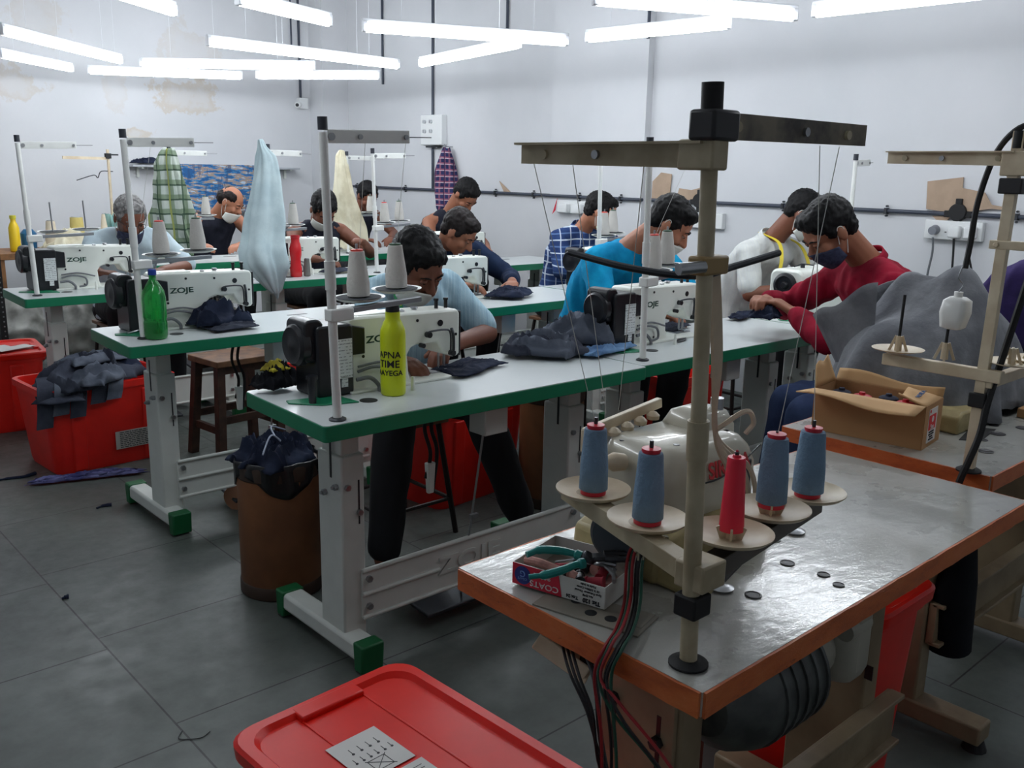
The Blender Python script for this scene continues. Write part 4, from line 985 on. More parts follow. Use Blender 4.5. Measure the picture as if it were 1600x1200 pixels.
M_STRW = fabric('shirt_white_pinstripe', (212, 214, 210), (196, 198, 196), [(0, 60, .2, (202, 205, 206))])
M_DRED = fabric('shirt_dark_red', (146, 20, 46), (118, 14, 36))
M_NAVYS = fabric('shirt_dark_navy', (30, 44, 70), (22, 34, 58))
M_PLAID = fabric('shirt_blue_plaid', (44, 66, 112), (34, 52, 96), [(2, 26, .22, (92, 118, 160)), (2, 13, .10, (206, 216, 226)), (0, 13, .10, (196, 206, 220))])
M_WHSH = fabric('shirt_pale_blue', (196, 212, 218), (178, 196, 206), [(0, 90, .2, (184, 200, 210))])
M_VEST = fabric('vest_charcoal', (40, 42, 54), (30, 32, 42))
def seated(px, py, kx0, ky, sp=.12, az=.09): return dict(KR=(kx0 - sp, ky, .56), KL=(kx0 + sp, ky, .56), AR=(kx0 - sp, ky + .03, az), AL=(kx0 + sp, ky + .03, az))
person('man in light blue striped shirt and white mask sewing behind the yellow green bottle', (1.95, 2.83, .56), (1.935, 2.64, 1.00), (1.838, 2.49, 1.068), (.10, -.80, -.60), (1.775, 2.66, .955), (2.115, 2.69, .955),
       (1.66, 2.50, .83), (2.21, 2.56, .79), (1.62, 2.33, .805), (1.86, 2.35, .815), (1.72, 2.46, .57), (2.07, 2.44, .57), (1.64, 2.42, .10), (2.19, 2.33, .13),
       M_LBLUE, .46, M_TROUS, SK2, mask=(M_MASKW, .022), hair='full', vox=.0055, hands=((.25, -.4, 0), (-.6, -.5, -.1)), up=(-.1, 0, 1), fold=.006)
person('man in bright turquoise t-shirt bending over the second sewing machine', (3.14, 2.93, .56), (3.14, 2.69, 1.065), (3.20, 2.51, 1.17), (.42, -.66, -.62), (2.98, 2.74, 1.0), (3.31, 2.63, 1.0),
       (2.90, 2.60, .80), (3.38, 2.50, .83), (3.00, 2.44, .81), (3.17, 2.42, .82), (3.0, 2.5, .57), (3.28, 2.5, .57), (3.0, 2.55, .09), (3.28, 2.55, .09),
       M_TURQ, .40, M_TROUS, SK3, mask=(M_MASKW, .03), hair='full', vox=.006, hands=((.2, -.4, 0), (-.3, -.4, 0)), fold=.008, width=1.08)
person('man in white pinstriped shirt with a yellow tape measure round his neck', (4.30, 2.92, .56), (4.27, 2.68, 1.06), (4.31, 2.53, 1.195), (.30, -.72, -.58), (4.06, 2.68, .99), (4.46, 2.66, .99),
       (3.98, 2.60, .80), (4.52, 2.52, .82), (4.10, 2.44, .84), (4.3, 2.42, .84), (4.14, 2.5, .57), (4.4, 2.5, .57), (4.14, 2.55, .09), (4.4, 2.55, .09),
       M_STRW, .44, M_TROUS, SK2, mask=(M_MASKW, .012), vox=.007, hands=((.2, -.3, 0), (-.3, -.3, 0)), collar=True)
person('man in dark red shirt and navy mask sitting sideways behind the cardboard box', (3.42, 1.47, .56), (3.285, 1.655, 1.085), (3.13, 1.735, 1.19), (-.62, .40, -.66), (3.37, 1.80, 1.00), (3.20, 1.50, 1.00),
       (3.36, 2.02, .86), (3.09, 1.68, .80), (3.22, 2.02, .90), (3.17, 1.87, .87), (2.98, 1.74, .57), (2.86, 1.60, .57), (2.95, 1.78, .09), (2.84, 1.62, .09),
       M_DRED, .95, M_JEANS, SK1, mask=(M_MASKN, .01), vox=.0055, hands=((-.9, -.3, .1), (-.3, .5, .3)), collar=True, hair='full', fold=.010, curl=.9, width=1.08)
person('man in dark navy shirt sewing at the middle of the second row', (3.16, 4.16, .56), (3.14, 3.98, .985), (3.10, 3.83, 1.06), (.36, -.68, -.62), (2.98, 4.0, .93), (3.34, 3.98, .93),
       (2.86, 3.84, .82), (3.46, 3.82, .80), (2.96, 3.66, .81), (3.24, 3.56, .81), (3.0, 3.8, .57), (3.3, 3.8, .57), (3.0, 3.85, .09), (3.3, 3.85, .09),
       M_NAVYS, .92, M_TROUS, SK1, hairm=M_HAIRB, hair='full', vox=.0075, hands=((.2, -.4, 0), (-.4, -.4, 0)))
person('man in blue plaid shirt and cream mask sitting near the right wall', (4.22, 4.16, .56), (4.20, 3.98, 1.04), (4.21, 3.84, 1.15), (.52, -.62, -.42), (4.02, 4.0, .98), (4.38, 3.94, .98),
       (3.95, 3.90, .80), (4.46, 3.80, .82), (4.06, 3.72, .82), (4.28, 3.66, .82), (4.06, 3.8, .57), (4.36, 3.8, .57), (4.06, 3.85, .09), (4.36, 3.85, .09),
       M_PLAID, .9, M_TROUS, SK3, mask=(M_MASKY, .01), vox=.0075, hands=((.2, -.4, 0), (-.4, -.4, 0)), collar=True)
person('grey haired man with glasses and lowered mask sewing at the far left', (1.95, 5.56, .56), (1.93, 5.36, 1.0), (1.895, 5.22, 1.09), (-.02, -.84, -.46), (1.76, 5.40, .95), (2.12, 5.40, .945),
       (1.66, 5.26, .82), (2.22, 5.26, .80), (1.66, 5.08, .815), (1.98, 5.04, .81), (1.8, 5.2, .57), (2.1, 5.2, .57), (1.8, 5.25, .09), (2.1, 5.25, .09),
       M_WHSH, .5, M_TROUS, SK2, hairm=M_HAIRG, mask=(M_MASKN, .03), glasses=True, vox=.008, hands=((.5, -.3, 0), (-.5, -.3, 0)))
person('black haired man in charcoal vest with bare arm raised, beside the pale blue shirt', (3.2, 5.62, .56), (3.2, 5.44, 1.01), (3.16, 5.3, 1.115), (-.12, -.66, -.70), (3.03, 5.46, .96), (3.38, 5.45, .96),
       (2.92, 5.28, .82), (3.50, 5.28, .82), (2.98, 5.08, .82), (3.32, 5.06, .90), (3.05, 5.2, .57), (3.35, 5.2, .57), (3.05, 5.25, .09), (3.35, 5.25, .09),
       M_VEST, .4, M_TROUS, SK2, vox=.008, vest=True, hands=((.3, -.3, 0), (-.5, -.1, .3)), mask=(M_MASKW, .02), hair='full')
person('bare shouldered person with black hair bending behind the navy shirted man', (4.26, 5.6, .56), (4.27, 5.40, 1.07), (4.30, 5.24, 1.205), (.05, -.58, -.78), (4.10, 5.42, 1.0), (4.44, 5.42, 1.0),
       (4.0, 5.26, .84), (4.5, 5.26, .84), (4.1, 5.06, .82), (4.36, 5.06, .82), (4.1, 5.2, .57), (4.4, 5.2, .57), (4.1, 5.25, .09), (4.4, 5.25, .09),
       M_VEST, .4, M_TROUS, SK1, vox=.008, vest=True, hands=((.3, -.3, 0), (-.3, -.3, 0)))
person('balding bare shouldered man with mask under his chin before the blue cloth', (3.02, 6.86, .56), (3.06, 6.70, 1.01), (3.125, 6.56, 1.115), (.50, -.66, -.50), (2.88, 6.70, .97), (3.24, 6.70, .97),
       (2.78, 6.52, .82), (3.3, 6.5, .82), (2.74, 6.32, .83), (3.06, 6.3, .82), (2.9, 6.5, .57), (3.2, 6.5, .57), (2.9, 6.55, .09), (3.2, 6.55, .09),
       M_VEST, .4, M_TROUS, SK3, bald=True, hairm=M_HAIRB, mask=(M_MASKW, .035), vox=.008, vest=True, hands=((.4, -.3, 0), (-.4, -.3, 0)))
person('bare shouldered man with cropped hair sewing in the far corner', (4.3, 6.86, .56), (4.32, 6.70, 1.03), (4.33, 6.56, 1.155), (-.08, -.78, -.52), (4.14, 6.70, .99), (4.50, 6.70, .985),
       (4.06, 6.54, .84), (4.58, 6.54, .84), (4.14, 6.34, .82), (4.4, 6.34, .82), (4.15, 6.5, .57), (4.45, 6.5, .57), (4.15, 6.55, .09), (4.45, 6.55, .09),
       M_VEST, .4, M_TROUS, SK2, vox=.008, vest=True, hands=((.3, -.3, 0), (-.3, -.3, 0)))
# tape measure round the neck
M_TAPE = mat('tape_yellow', (226, 204, 58), .6, var=.05)
def ribbon(pts, w_, m, name, parent=None, th=.0012, side=None):
    pts = catmull(pts, 8); b = B(); rings = []
    for i, p in enumerate(pts):
        d = (pts[min(i + 1, len(pts) - 1)] - pts[max(i - 1, 0)]).normalized(); s = V(side).normalized() if side else frame(d)[0]
        n = d.cross(s).normalized(); rings.append([p + s * w_ / 2 + n * th, p - s * w_ / 2 + n * th, p - s * w_ / 2 - n * th, p + s * w_ / 2 - n * th])
    return b.rings(rings).done(name, m, parent, ang=30)
tag(ribbon([(4.12, 2.56, .74), (4.13, 2.545, .86), (4.165, 2.55, .97), (4.205, 2.60, 1.05), (4.22, 2.70, 1.085), (4.28, 2.76, 1.09), (4.35, 2.70, 1.08), (4.38, 2.58, 1.03), (4.385, 2.52, .92), (4.38, 2.52, .8)], .018, M_TAPE, 'tape_measure', side=(.74, -.6, 0)),
    'yellow tape measure hanging round the neck of the man in pinstripes', 'tape measure')
# stools
M_WST = mat('wood_dark', (70, 44, 32), .6, c2=(50, 30, 22), vs=20, bump=.2); M_WST2 = mat('wood_seat', (120, 84, 56), .6, c2=(92, 62, 42), vs=20)
def wood_stool(label, x, y, rz):
    t = thing('wooden_stool', label, 'stool', (x, y, 0), rz)
    B().box((0, 0, .475), (.34, .27, .03)).done('seat', M_WST2, t, bevel=.004)
    for sx in (-1, 1):
        for sy in (-1, 1):
            B().rings([[V((sx * (.14 + k) + a, sy * (.10 + k) + c, z)) for a, c in ((-.02, -.02), (.02, -.02), (.02, .02), (-.02, .02))] for z, k in ((0, .03), (.46, 0))]).done('leg', M_WST, t, bevel=.002)
    for sy in (-1, 1): B().box((0, sy * .115, .20), (.30, .02, .035)).done('stretcher', M_WST, t)
    for sx in (-1, 1): B().box((sx * .155, 0, .15), (.02, .22, .035)).done('stretcher', M_WST, t)
    for sy in (-1, 1): B().box((0, sy * .10, .44), (.28, .018, .04)).done('apron', M_WST, t)
    return t
wood_stool('empty dark wooden stool behind the second row table', 1.95, 4.14, .1)
M_MST = mat('stool_metal_dark', (40, 32, 30), .5, .4)
def metal_stool():
    t = thing('metal_stool', 'x', 'stool')
    B().box((0, 0, .455), (.30, .30, .02)).done('seat', M_WST2, t, bevel=.004)
    for sx in (-1, 1):
        for sy in (-1, 1): B().cyl((sx * .17, sy * .17, 0), (sx * .12, sy * .12, .445), .011, seg=8).done('leg', M_MST, t)
    for z, k in ((.14, .155),):
        for s in (-1, 1):
            B().cyl((-k, s * k, z), (k, s * k, z), .008, seg=8).done('rung', M_MST, t); B().cyl((s * k, -k, z), (s * k, k, z), .008, seg=8).done('rung', M_MST, t)
    return t
ms = metal_stool(); ms.location = (1.95, 2.80, 0); ms['label'] = 'dark metal stool under the man in the light blue shirt'
for x, y, lb in ((3.14, 2.93, 'dark metal stool under the man in turquoise'), (4.3, 2.92, 'dark metal stool under the man in pinstripes'), (3.42, 1.47, 'dark metal stool under the man in dark red'), (3.16, 4.16, 'dark metal stool under the man in dark navy'),
                 (4.22, 4.16, 'dark metal stool under the man in blue plaid'), (1.95, 5.56, 'dark metal stool under the grey haired man'), (3.2, 5.62, 'dark metal stool under the man in the charcoal vest'),
                 (4.26, 5.6, 'dark metal stool under the bare shouldered bending person'), (3.02, 6.86, 'dark metal stool under the balding man'), (4.3, 6.86, 'dark metal stool in the far corner')):
    dup(ms, (x, y, 0), label=lb)

# ------------------------------------------------------------ extra thread stands of the back rows
XST = [((2.445, 4.66, TT), .25, 'white thread stand wearing the pale blue shirt', ('grey white cone right of the hanging pale blue shirt', 'grey white cone above the red bottle machine')),
       ((2.40, 5.87, TT), .0, 'white thread stand wearing the green checked shirt', ('left grey white cone beside the balding man', 'right grey white cone beside the balding man')),
       ((3.72, 5.90, TT), .0, 'white thread stand wearing the cream shirt in the back corner', (None, 'grey white cone before the corner man'))]
for loc, rz, lb, cl in XST:
    s_ = dup(STAND, loc, rz, label=lb, group='white thread stands')
    for q, (x, y) in enumerate(((.11, .05), (.27, .11))):
        if cl[q]: add_cone(cl[q], (s_.matrix_basis @ V((x, y, .2965))), 'grey white thread cones', tip=tips[q])
for p0, p1, lb in (((1.29, 1.995, 1.18), (1.28, 1.945, 1.452), 'thread rising from the front red tipped grey cone'), ((1.45, 2.06, 1.18), (1.40, 1.945, 1.452), 'thread rising from the front green tipped grey cone'),
                   ((2.51, 2.03, 1.18), (2.62, 1.98, 1.455), 'thread above the cones before the turquoise man'), ((1.255, 3.36, 1.18), (1.30, 3.33, 1.455), 'thread above the cones of the second row stand')):
    strand([p0, p1], label=lb)

# ------------------------------------------------------------ cloth
M_DEN = fabric('denim_grey', (92, 98, 110), (70, 76, 88)); M_DENL = fabric('denim_light_blue', (112, 146, 184), (88, 120, 160)); M_NAV = fabric('denim_navy', (38, 46, 66), (26, 32, 50)); M_DKG = fabric('cloth_dark_grey', (62, 66, 78), (46, 50, 62))
def crumple(name, label, c, sx, sy, h, rz, m, seed, group=None, cat='cloth', parent=None, edge=.0, fr=5):
    R_ = Matrix.Rotation(rz, 3, 'Z'); o = V((seed * 3.7, seed * 1.3, seed))
    def fn(u, v):
        x, y = (u - .5), (v - .5)
        k = V((x * 2.2, y * 2.2, 0)) * fr * .5 + o
        e = max(0, 1 - (abs(x) * 2) ** 3) * max(0, 1 - (abs(y) * 2) ** 3)
        q = V((k.x * .45 + k.y * .12, k.y * .25 - k.x * .1, seed)) * 1.6
        fold = (1 - min(1, abs(noise.noise(q)) * 3.2)) ** 1.5
        z = h * ((.15 + .5 * e ** .6) * (.75 + .5 * noise.noise(k * .35)) + .5 * e ** .5 * fold) + .003 * noise.noise(k * 3) + .006
        w1 = noise.noise(k * .5 + V((9, 0, 0))) * .16; w2 = noise.noise(k * .5 + V((0, 9, 0))) * .16
        return R_ @ V(((x + w1) * sx, (y + w2) * sy, max(z, .004) + edge * (abs(x) + abs(y) > .8) * 0))
    ob = B().sheet(fn, 34, 28).done(name, m, parent, solid=.003, ang=70, loc=c)
    if label: tag(ob, label, cat, group)
    return ob
crumple('cut_cloth', 'crumpled grey denim piece, broadest on the front table pile', (2.27, 2.26, TT), .34, .24, .085, .3, M_DEN, 1)
crumple('cut_cloth', 'dark grey denim piece at the left end of the front table pile', (2.20, 2.25, TT + .002), .28, .18, .065, -.5, M_DKG, 2)
crumple('cut_cloth', 'grey denim piece topmost behind the light blue one', (2.42, 2.29, TT + .01), .30, .20, .11, .9, M_DEN, 3)
crumple('cut_cloth', 'light blue denim piece folded at the table seam', (2.39, 2.13, TT + .002), .26, .09, .035, .2, M_DENL, 4)
crumple('cut_cloth', 'navy piece under the needle of the front left machine', (1.84, 2.22, TT + .002), .26, .14, .015, .3, M_NAV, 5)
crumple('cut_cloth', 'dark grey stack of pieces under the second row machine arm', (1.56, 3.40, TT + .0), .22, .14, .11, .1, M_NAV, 6)
crumple('cut_cloth', 'dark flat piece lying before the second row machine', (1.57, 3.33, TT + .004), .20, .10, .02, .1, M_DKG, 7)
crumple('cut_cloth', 'navy piece in the hands of the dark navy shirted man', (3.10, 3.42, TT + .004), .24, .18, .045, .5, M_NAV, 8)
crumple('cut_cloth', 'navy scrap on the bare third row table end', (4.2, 4.8, TT + .004), .16, .05, .01, .2, M_NAV, 9)
crumple('cut_cloth', 'dark cloth under the hands of the red bottle table man', (2.95, 4.80, TT + .004), .24, .08, .025, .2, M_DKG, 10)
crumple('cut_cloth', 'dark piece beside the rounded machine', (3.5, 2.32, TT + .004), .22, .07, .02, .3, M_NAV, 11)
crumple('cut_cloth', 'patterned pale piece under the grey haired man hands', (1.80, 4.85, TT + .004), .26, .10, .012, .0, fabric('cloth_cream_print', (206, 198, 184), (120, 96, 84)), 12)
crumple('cut_cloth', 'navy piece held at the turquoise man machine', (2.98, 2.30, TT + .004), .2, .09, .02, .3, M_DKG, 13)
crumple('cut_cloth', 'navy piece held in the dark red sleeved hands', (3.12, 1.96, .835), .14, .10, .05, .3, M_NAV, 14)
# hanging garments
def hang(name, label, secs, m, n=7, dp=.16, seed=0, cat='shirt'):
    """secs: (z, cx, cy, half width, half depth)"""
    rings = []
    zz = [s[0] for s in secs]; Nn = 34
    for i in range(Nn + 1):
        f = i / Nn * (len(secs) - 1); k = min(int(f), len(secs) - 2); t = f - k; a, b_ = secs[k], secs[k + 1]
        q = [a[j] + (b_[j] - a[j]) * t for j in range(5)]; ring = []
        for j in range(56):
            an = 2 * PI * j / 56; w_ = 1 + dp * math.cos(n * an + 1.2 * math.sin(q[0] * 5 + seed)) + dp * .6 * math.cos((n * 2 + 1) * an + seed) + .3 * noise.noise(V((math.cos(an) * 2, math.sin(an) * 2, q[0] * 4 + seed)))
            # hang across the view: x and -y mix
            ex, ey = math.cos(an) * q[3] * w_, math.sin(an) * q[4] * w_
            ring.append(V((q[1] + ex * .74 + ey * .66, q[2] - ex * .67 + ey * .74, q[0] + .012 * noise.noise(V((j * .3, i * .1, seed))) + (.03 * math.cos(an + seed) if i in (0,) else 0))))
        rings.append(ring)
    o = B().rings(rings).done(name, m, None, ang=80)
    return tag(o, label, cat)
M_GCHK = fabric('green_check', (198, 206, 196), (182, 192, 184), [(2, 11, .42, (112, 132, 104)), (0, 11, .42, (112, 132, 104)), (2, 11, .12, (52, 74, 62)), (0, 11, .12, (58, 80, 66)), (0, 5.5, .08, (170, 176, 96))])
M_RCHK = fabric('red_blue_check', (52, 56, 96), (40, 44, 80), [(2, 20, .35, (150, 92, 110)), (0, 20, .35, (140, 88, 108)), (2, 20, .12, (206, 190, 196)), (0, 10, .12, (30, 32, 66))])
M_PALE = fabric('pale_blue_shirt', (198, 216, 220), (182, 202, 208)); M_CREAM = fabric('cream_shirt', (226, 220, 196), (206, 198, 170))
hang('hanging_shirt', 'green and white checked shirt hanging from a thread stand', [(.82, 2.49, 5.84, .02, .02), (.88, 2.46, 5.85, .07, .045), (.96, 2.40, 5.87, .125, .06), (1.06, 2.39, 5.87, .13, .06), (1.12, 2.39, 5.87, .115, .055), (1.24, 2.385, 5.87, .10, .05), (1.33, 2.385, 5.87, .075, .045), (1.38, 2.38, 5.87, .07, .04), (1.45, 2.39, 5.87, .045, .035), (1.475, 2.40, 5.87, .03, .025)], M_GCHK, 7, .16, 1)
hang('hanging_shirt', 'pale blue shirt hanging long from the middle thread stand', [(.70, 2.40, 4.54, .008, .01), (.73, 2.39, 4.54, .04, .02), (.80, 2.365, 4.54, .075, .028), (.86, 2.345, 4.55, .115, .04), (.93, 2.34, 4.57, .115, .045), (1.02, 2.37, 4.60, .10, .05), (1.10, 2.385, 4.61, .095, .05), (1.22, 2.40, 4.62, .078, .045), (1.34, 2.42, 4.63, .062, .04), (1.43, 2.425, 4.64, .05, .03), (1.48, 2.41, 4.65, .022, .025), (1.515, 2.40, 4.65, .012, .015)], M_PALE, 4, .16, 2)
hang('hanging_shirt', 'cream shirt hanging in the back corner', [(.78, 3.76, 5.92, .12, .05), (.95, 3.75, 5.92, .11, .05), (1.2, 3.70, 5.92, .075, .05), (1.38, 3.685, 5.92, .045, .04), (1.46, 3.68, 5.92, .035, .03), (1.50, 3.69, 5.92, .018, .02)], M_CREAM, 5, .1, 3)
hang('hanging_shirt', 'red and navy checked shirt hanging below the switch box', [(.93, 4.93, 6.26, .03, .03), (1.06, 4.93, 6.27, .09, .05), (1.2, 4.94, 6.28, .10, .05), (1.38, 4.95, 6.30, .075, .045), (1.52, 4.97, 6.33, .04, .035), (1.56, 4.98, 6.34, .03, .025)], M_RCHK, 5, .12, 4)
# hook that carries it
tag(B().cyl((5.05, 6.34, 1.57), (4.96, 6.34, 1.57), .005).cyl((4.96, 6.34, 1.565), (4.96, 6.34, 1.59), .005).done('wall_hook', M_STEEL), 'small steel hook above the red and navy checked shirt', 'hook')
# shelf with blue cloth on the back wall
t = thing('wall_shelf', 'narrow grey shelf on the stained back wall', 'shelf', (3.76, WY - .08, 1.36))
B().box((0, 0, 0), (1.58, .16, .018)).done('board', mat('shelf_grey', (176, 180, 186), .5), t, bevel=.002)
for x in (-.7, 0, .7): B().box((x, .06, -.05), (.02, .02, .09)).box((x, .0, -.014), (.02, .13, .012)).done('bracket', M_WHITE, t)
M_IKAT = bpy.data.materials.new('blue_ikat_cloth'); M_IKAT.use_nodes = True
def _ik():
    t = NT(M_IKAT); v1 = t.coord('Object', (5, 5, 24)); v2 = t.coord('Object', (22, 22, 5)); a = t.noise(v1, 1.6, 3, .6); b = t.noise(v2, 1.2, 2)
    c = t.ramp(a, [(.38, lin((36, 88, 140))), (.44, lin((62, 122, 170))), (.50, lin((156, 138, 126))), (.60, lin((170, 190, 208)))], 'CONSTANT')
    t.link(t.mix(t.math('MULTIPLY', t.math('GREATER_THAN', b, .56), .6), c, lin((44, 74, 116))), t.b.inputs['Base Color']); t.b.inputs['Roughness'].default_value = .9
_ik()
def drape(u, v):
    x = 3.30 + .88 * u; z = 1.385 - .42 * max(v - .12, 0) / .88; y = WY - .175 - .012 * math.sin(x * 34) * v - .02 * v if v > .12 else WY - .175 + (.12 - v) * 1.0
    return V((x, y, z if v > .12 else 1.378))
tag(B().sheet(drape, 60, 24).done('patterned_cloth', M_IKAT, None, solid=.003, ang=80), 'blue patterned cloth hanging from the wall shelf', 'cloth')
crumple('folded_cloth', 'dark navy folded cloth on the left end of the shelf', (3.14, WY - .08, 1.371), .26, .12, .06, 0, M_NAV, 15)

# ------------------------------------------------------------ grey cover and purple jacket
M_COVER = fabric('cover_grey', (132, 134, 138), (108, 110, 115), None, .5)
def cover(u, v):
    a = 2 * PI * u; ca, sa = math.cos(a), math.sin(a)
    R_ = .27 + .035 * math.cos(2 * a) + .025 * noise.noise(V((ca * 2, sa * 2, 4)))
    r = R_ * (v ** .55) * (1 + (.07 * math.cos(8 * a + 3 * v) + .05 * math.cos(13 * a)) * v)
    x, y = r * ca * 1.05, r * sa
    g = lambda px, py, s: math.exp(-((x - px) ** 2 + (y - py) ** 2) / s)
    z = .24 * (1 - v ** 3.2) + .11 * g(-.02, .075, .004) + .14 * g(.0, -.07, .010) + .02 * noise.noise(V((x * 9, y * 9, 2))) + .006 * noise.noise(V((x * 30, y * 30, z0))) if True else 0
    return V((2.60 + x, 1.10 + y, TT + .004 + max(z, 0)))
z0 = 1.0
b = B().sheet(cover, 90, 34)
def flapc(u, v):
    # corner of the cover standing out to the left
    p0 = V((2.46, 1.20, 1.10)).lerp(V((2.42, 1.17, .80)), v); p1 = V((2.44, 1.375, .985)).lerp(V((2.50, 1.29, .80)), v ** .8)
    p = p0.lerp(p1, u); return p + V((-.03 * math.sin(PI * u), 0, .01 * math.sin(u * 9)))
b.sheet(flapc, 16, 16)
def flapd(u, v):
    p0 = V((2.62, 1.20, 1.10)).lerp(V((2.70, 1.20, .80)), v); p1 = V((2.44, 1.375, .985)).lerp(V((2.50, 1.29, .80)), v ** .8)
    return p0.lerp(p1, u) + V((.02 * math.sin(PI * u), .01 * math.sin(PI * u), .01 * math.sin(u * 7)))
b.sheet(flapd, 16, 16)
tag(b.done('machine_cover', M_COVER, None, solid=.004, ang=80), 'coarse grey cloth draped over a machine beside the red shirt', 'cover')
t = thing('covered_machine_base', 'cream machine foot peeping out under the grey cover', 'sewing machine', (2.38, .93, TT))
B().prism([(-.07, 0), (.10, 0), (.10, .05), (-.05, .055), (-.07, .04)], -.05, .05).done('base_casting', mat('casting_yellowed', (186, 170, 122), .5), t, bevel=.006)
M_PURP = fabric('jacket_purple', (56, 44, 92), (42, 34, 72)); M_BLKC = fabric('cloth_black', (18, 20, 26), (12, 14, 18))
t = thing('draped_jacket', 'dark purple and black jacket draped at the right edge behind the beige stand', 'jacket', (3.0, .93, TT))
B().loft([((0, 0, .0), (.10, 0, 0), (0, .20, 0)), ((0, -.0, .16), (.095, 0, 0), (0, .185, 0)), ((0, -.04, .30), (.08, 0, 0), (0, .12, 0))], 28).done('black_skirt', M_BLKC, t)
b = B(); b.loft([((0, .02, .14), (.10, 0, 0), (0, .21, 0)), ((0, .02, .26), (.10, 0, 0), (0, .20, 0)), ((0, .0, .35), (.08, 0, 0), (0, .16, 0)), ((0, -.03, .40), (.05, 0, 0), (0, .09, 0))], 28)
link(fuse(b, .008, 2, folds(.010, 11)), 'purple_hood', M_PURP, t, ang=180)
tag(B().box((2.66, .80, TT + .013), (.07, .11, .026)).done('wooden_block', M_CARD, None, bevel=.003), 'brown block lying at the right end of the far worn table', 'block')
crumple('rag', 'pink grey rag lying on the far worn table before the cover', (2.50, .93, TT + .002), .2, .07, .03, .4, fabric('rag_pink', (150, 118, 112), (110, 92, 92)), 21)
tag(B().loft([((2.3, .83, .50), (.05, 0, 0), (0, .03, 0)), ((2.3, .83, .38), (.08, 0, 0), (0, .04, 0)), ((2.31, .83, .20), (.06, 0, 0), (0, .05, 0))], 20).done('black_bag', M_BLKC), 'black cloth bag hanging under the far worn table', 'bag')

# ------------------------------------------------------------ red bins
def bin_(label, x, y, rz, L_, W_, H_, lid=False, group=None, sheets=()):
    t = thing('plastic_bin', label, 'bin', (x, y, 0), rz, group)
    def rr(hx, hy, z, r=.05, n=5):
        p = []
        for cx, cy, a0 in ((hx - r, -hy + r, -90), (hx - r, hy - r, 0), (-hx + r, hy - r, 90), (-hx + r, -hy + r, 180)):
            for k in range(n + 1):
                a = math.radians(a0 + 90 * k / n); p.append(V((cx + r * math.cos(a), cy + r * math.sin(a), z)))
        return p
    hx, hy = L_ / 2, W_ / 2; k = .84
    b = B().rings([rr(hx * k, hy * k, .0), rr(hx * (k + .02), hy * (k + .02), .02), rr(hx * .96, hy * .96, H_ - .04), rr(hx * .96, hy * .96, H_ - .03), rr(hx, hy, H_ - .03), rr(hx, hy, H_), rr(hx * .94, hy * .94, H_), rr(hx * (k - .02), hy * (k - .02), .02)])
    b.done('tub', M_RED, t, ang=40)
    for sx in (-1, 1):
        B().prism([(-.05 * 1, .0), (.05, 0), (.06, H_ - .05), (-.06, H_ - .05)], 0, .008, 'xz').m.free()
        for ox in (-.26, .26):
            B().rings([[V((ox * L_ + a * (.035), sx * (hy * (k + (.96 - k) * z / (H_ - .04)) + c), z)) for a, c in ((-1, -.004), (1, -.004), (.8, .010), (-.8, .010))] for z in (.01, H_ - .045)]).done('rib', M_RED, t, bevel=.003)
    if lid:
        l = B().rings([rr(hx + .012, hy + .012, H_ - .012), rr(hx + .014, hy + .014, H_ + .012), rr(hx + .008, hy + .008, H_ + .018), rr(hx - .012, hy - .012, H_ + .018), rr(hx - .020, hy - .020, H_ + .008), rr(hx * .3, hy * .3, H_ + .0085)], cap=True).done('lid', M_REDLID, t, ang=30)
        for s in (-1, 1):
            B().box((s * (hx - .018), 0, H_ + .0115), (.04, .14, .014)).done('lid_grip', M_REDLID, l, bevel=.004)
            B().box((0, s * hy * .36, H_ + .0085), (L_ * .9, .004, .003)).done('lid_ridge', M_REDLID, l, bevel=.001)
    return t
M_PAPER = mat('paper_white', (206, 204, 200), .6, var=.03); M_INK = mat('ink_black', (40, 40, 44), .6, var=0)
nb = bin_('red lidded bin nearest the camera with a white printed sheet on top', .822, 1.118, math.radians(90 + 3), .57, .375, .375, True)
pz = .3855
lab = B().box((-.0, 0, 0), (.12, .105, .0008)).done('printed_sheet', M_PAPER, None, smooth=False); lab.parent = nb; lab.location = (.088, .035, pz)
lab2 = B().box((0, 0, 0), (.10, .105, .0008)).done('printed_sheet', M_PAPER, None, smooth=False); lab2.parent = nb; lab2.location = (-.032, .03, pz)
b = B()
for k in range(4): x = -.03 + .018 * k; b.box((.025, x, .0006), (.014, .0012, .0004)).cyl((.016, x, .0004), (.016, x, .001), .0028, seg=10)
for k in range(6): x = -.04 + .015 * k; b.box((-.003, x, .0006), (.012, .0012, .0004)).cyl((-.010, x, .0004), (-.010, x, .001), .0026, seg=10)
b.box((-.034, -.015, .0006), (.030, .0012, .0004)).box((-.034, .02, .0006), (.030, .0012, .0004)).box((-.019, .0025, .0006), (.0012, .036, .0004)).box((-.049, .0025, .0006), (.0012, .036, .0004))
b.box((-.034, .002, .0007), (.0012, .055, .0004), Matrix.Rotation(.7, 3, 'Z')).box((-.034, .002, .0007), (.0012, .055, .0004), Matrix.Rotation(-.7, 3, 'Z'))
b.done('diagram_marks', M_INK, lab, smooth=False)
b = B()
for k in range(3): b.box((.035 - .009 * k, -.02, .0006), (.0012, .04, .0004)).box((.035 - .009 * k, .03, .0006), (.004, .008, .0004))
b.done('diagram_marks', M_INK, lab2, smooth=False)
b2 = bin_('open red bin overflowing with grey cloth cuttings under the second row', 1.40, 4.46, .06, .62, .42, .40)
lb_ = B().box((.10, -.197, .12), (.21, .0015, .085), Matrix.Rotation(-.0, 3, 'X')).done('paper_label', mat('label_grey', (178, 172, 166), .6, var=.05), b2, smooth=False)
b = B(); rn = random.Random(2)
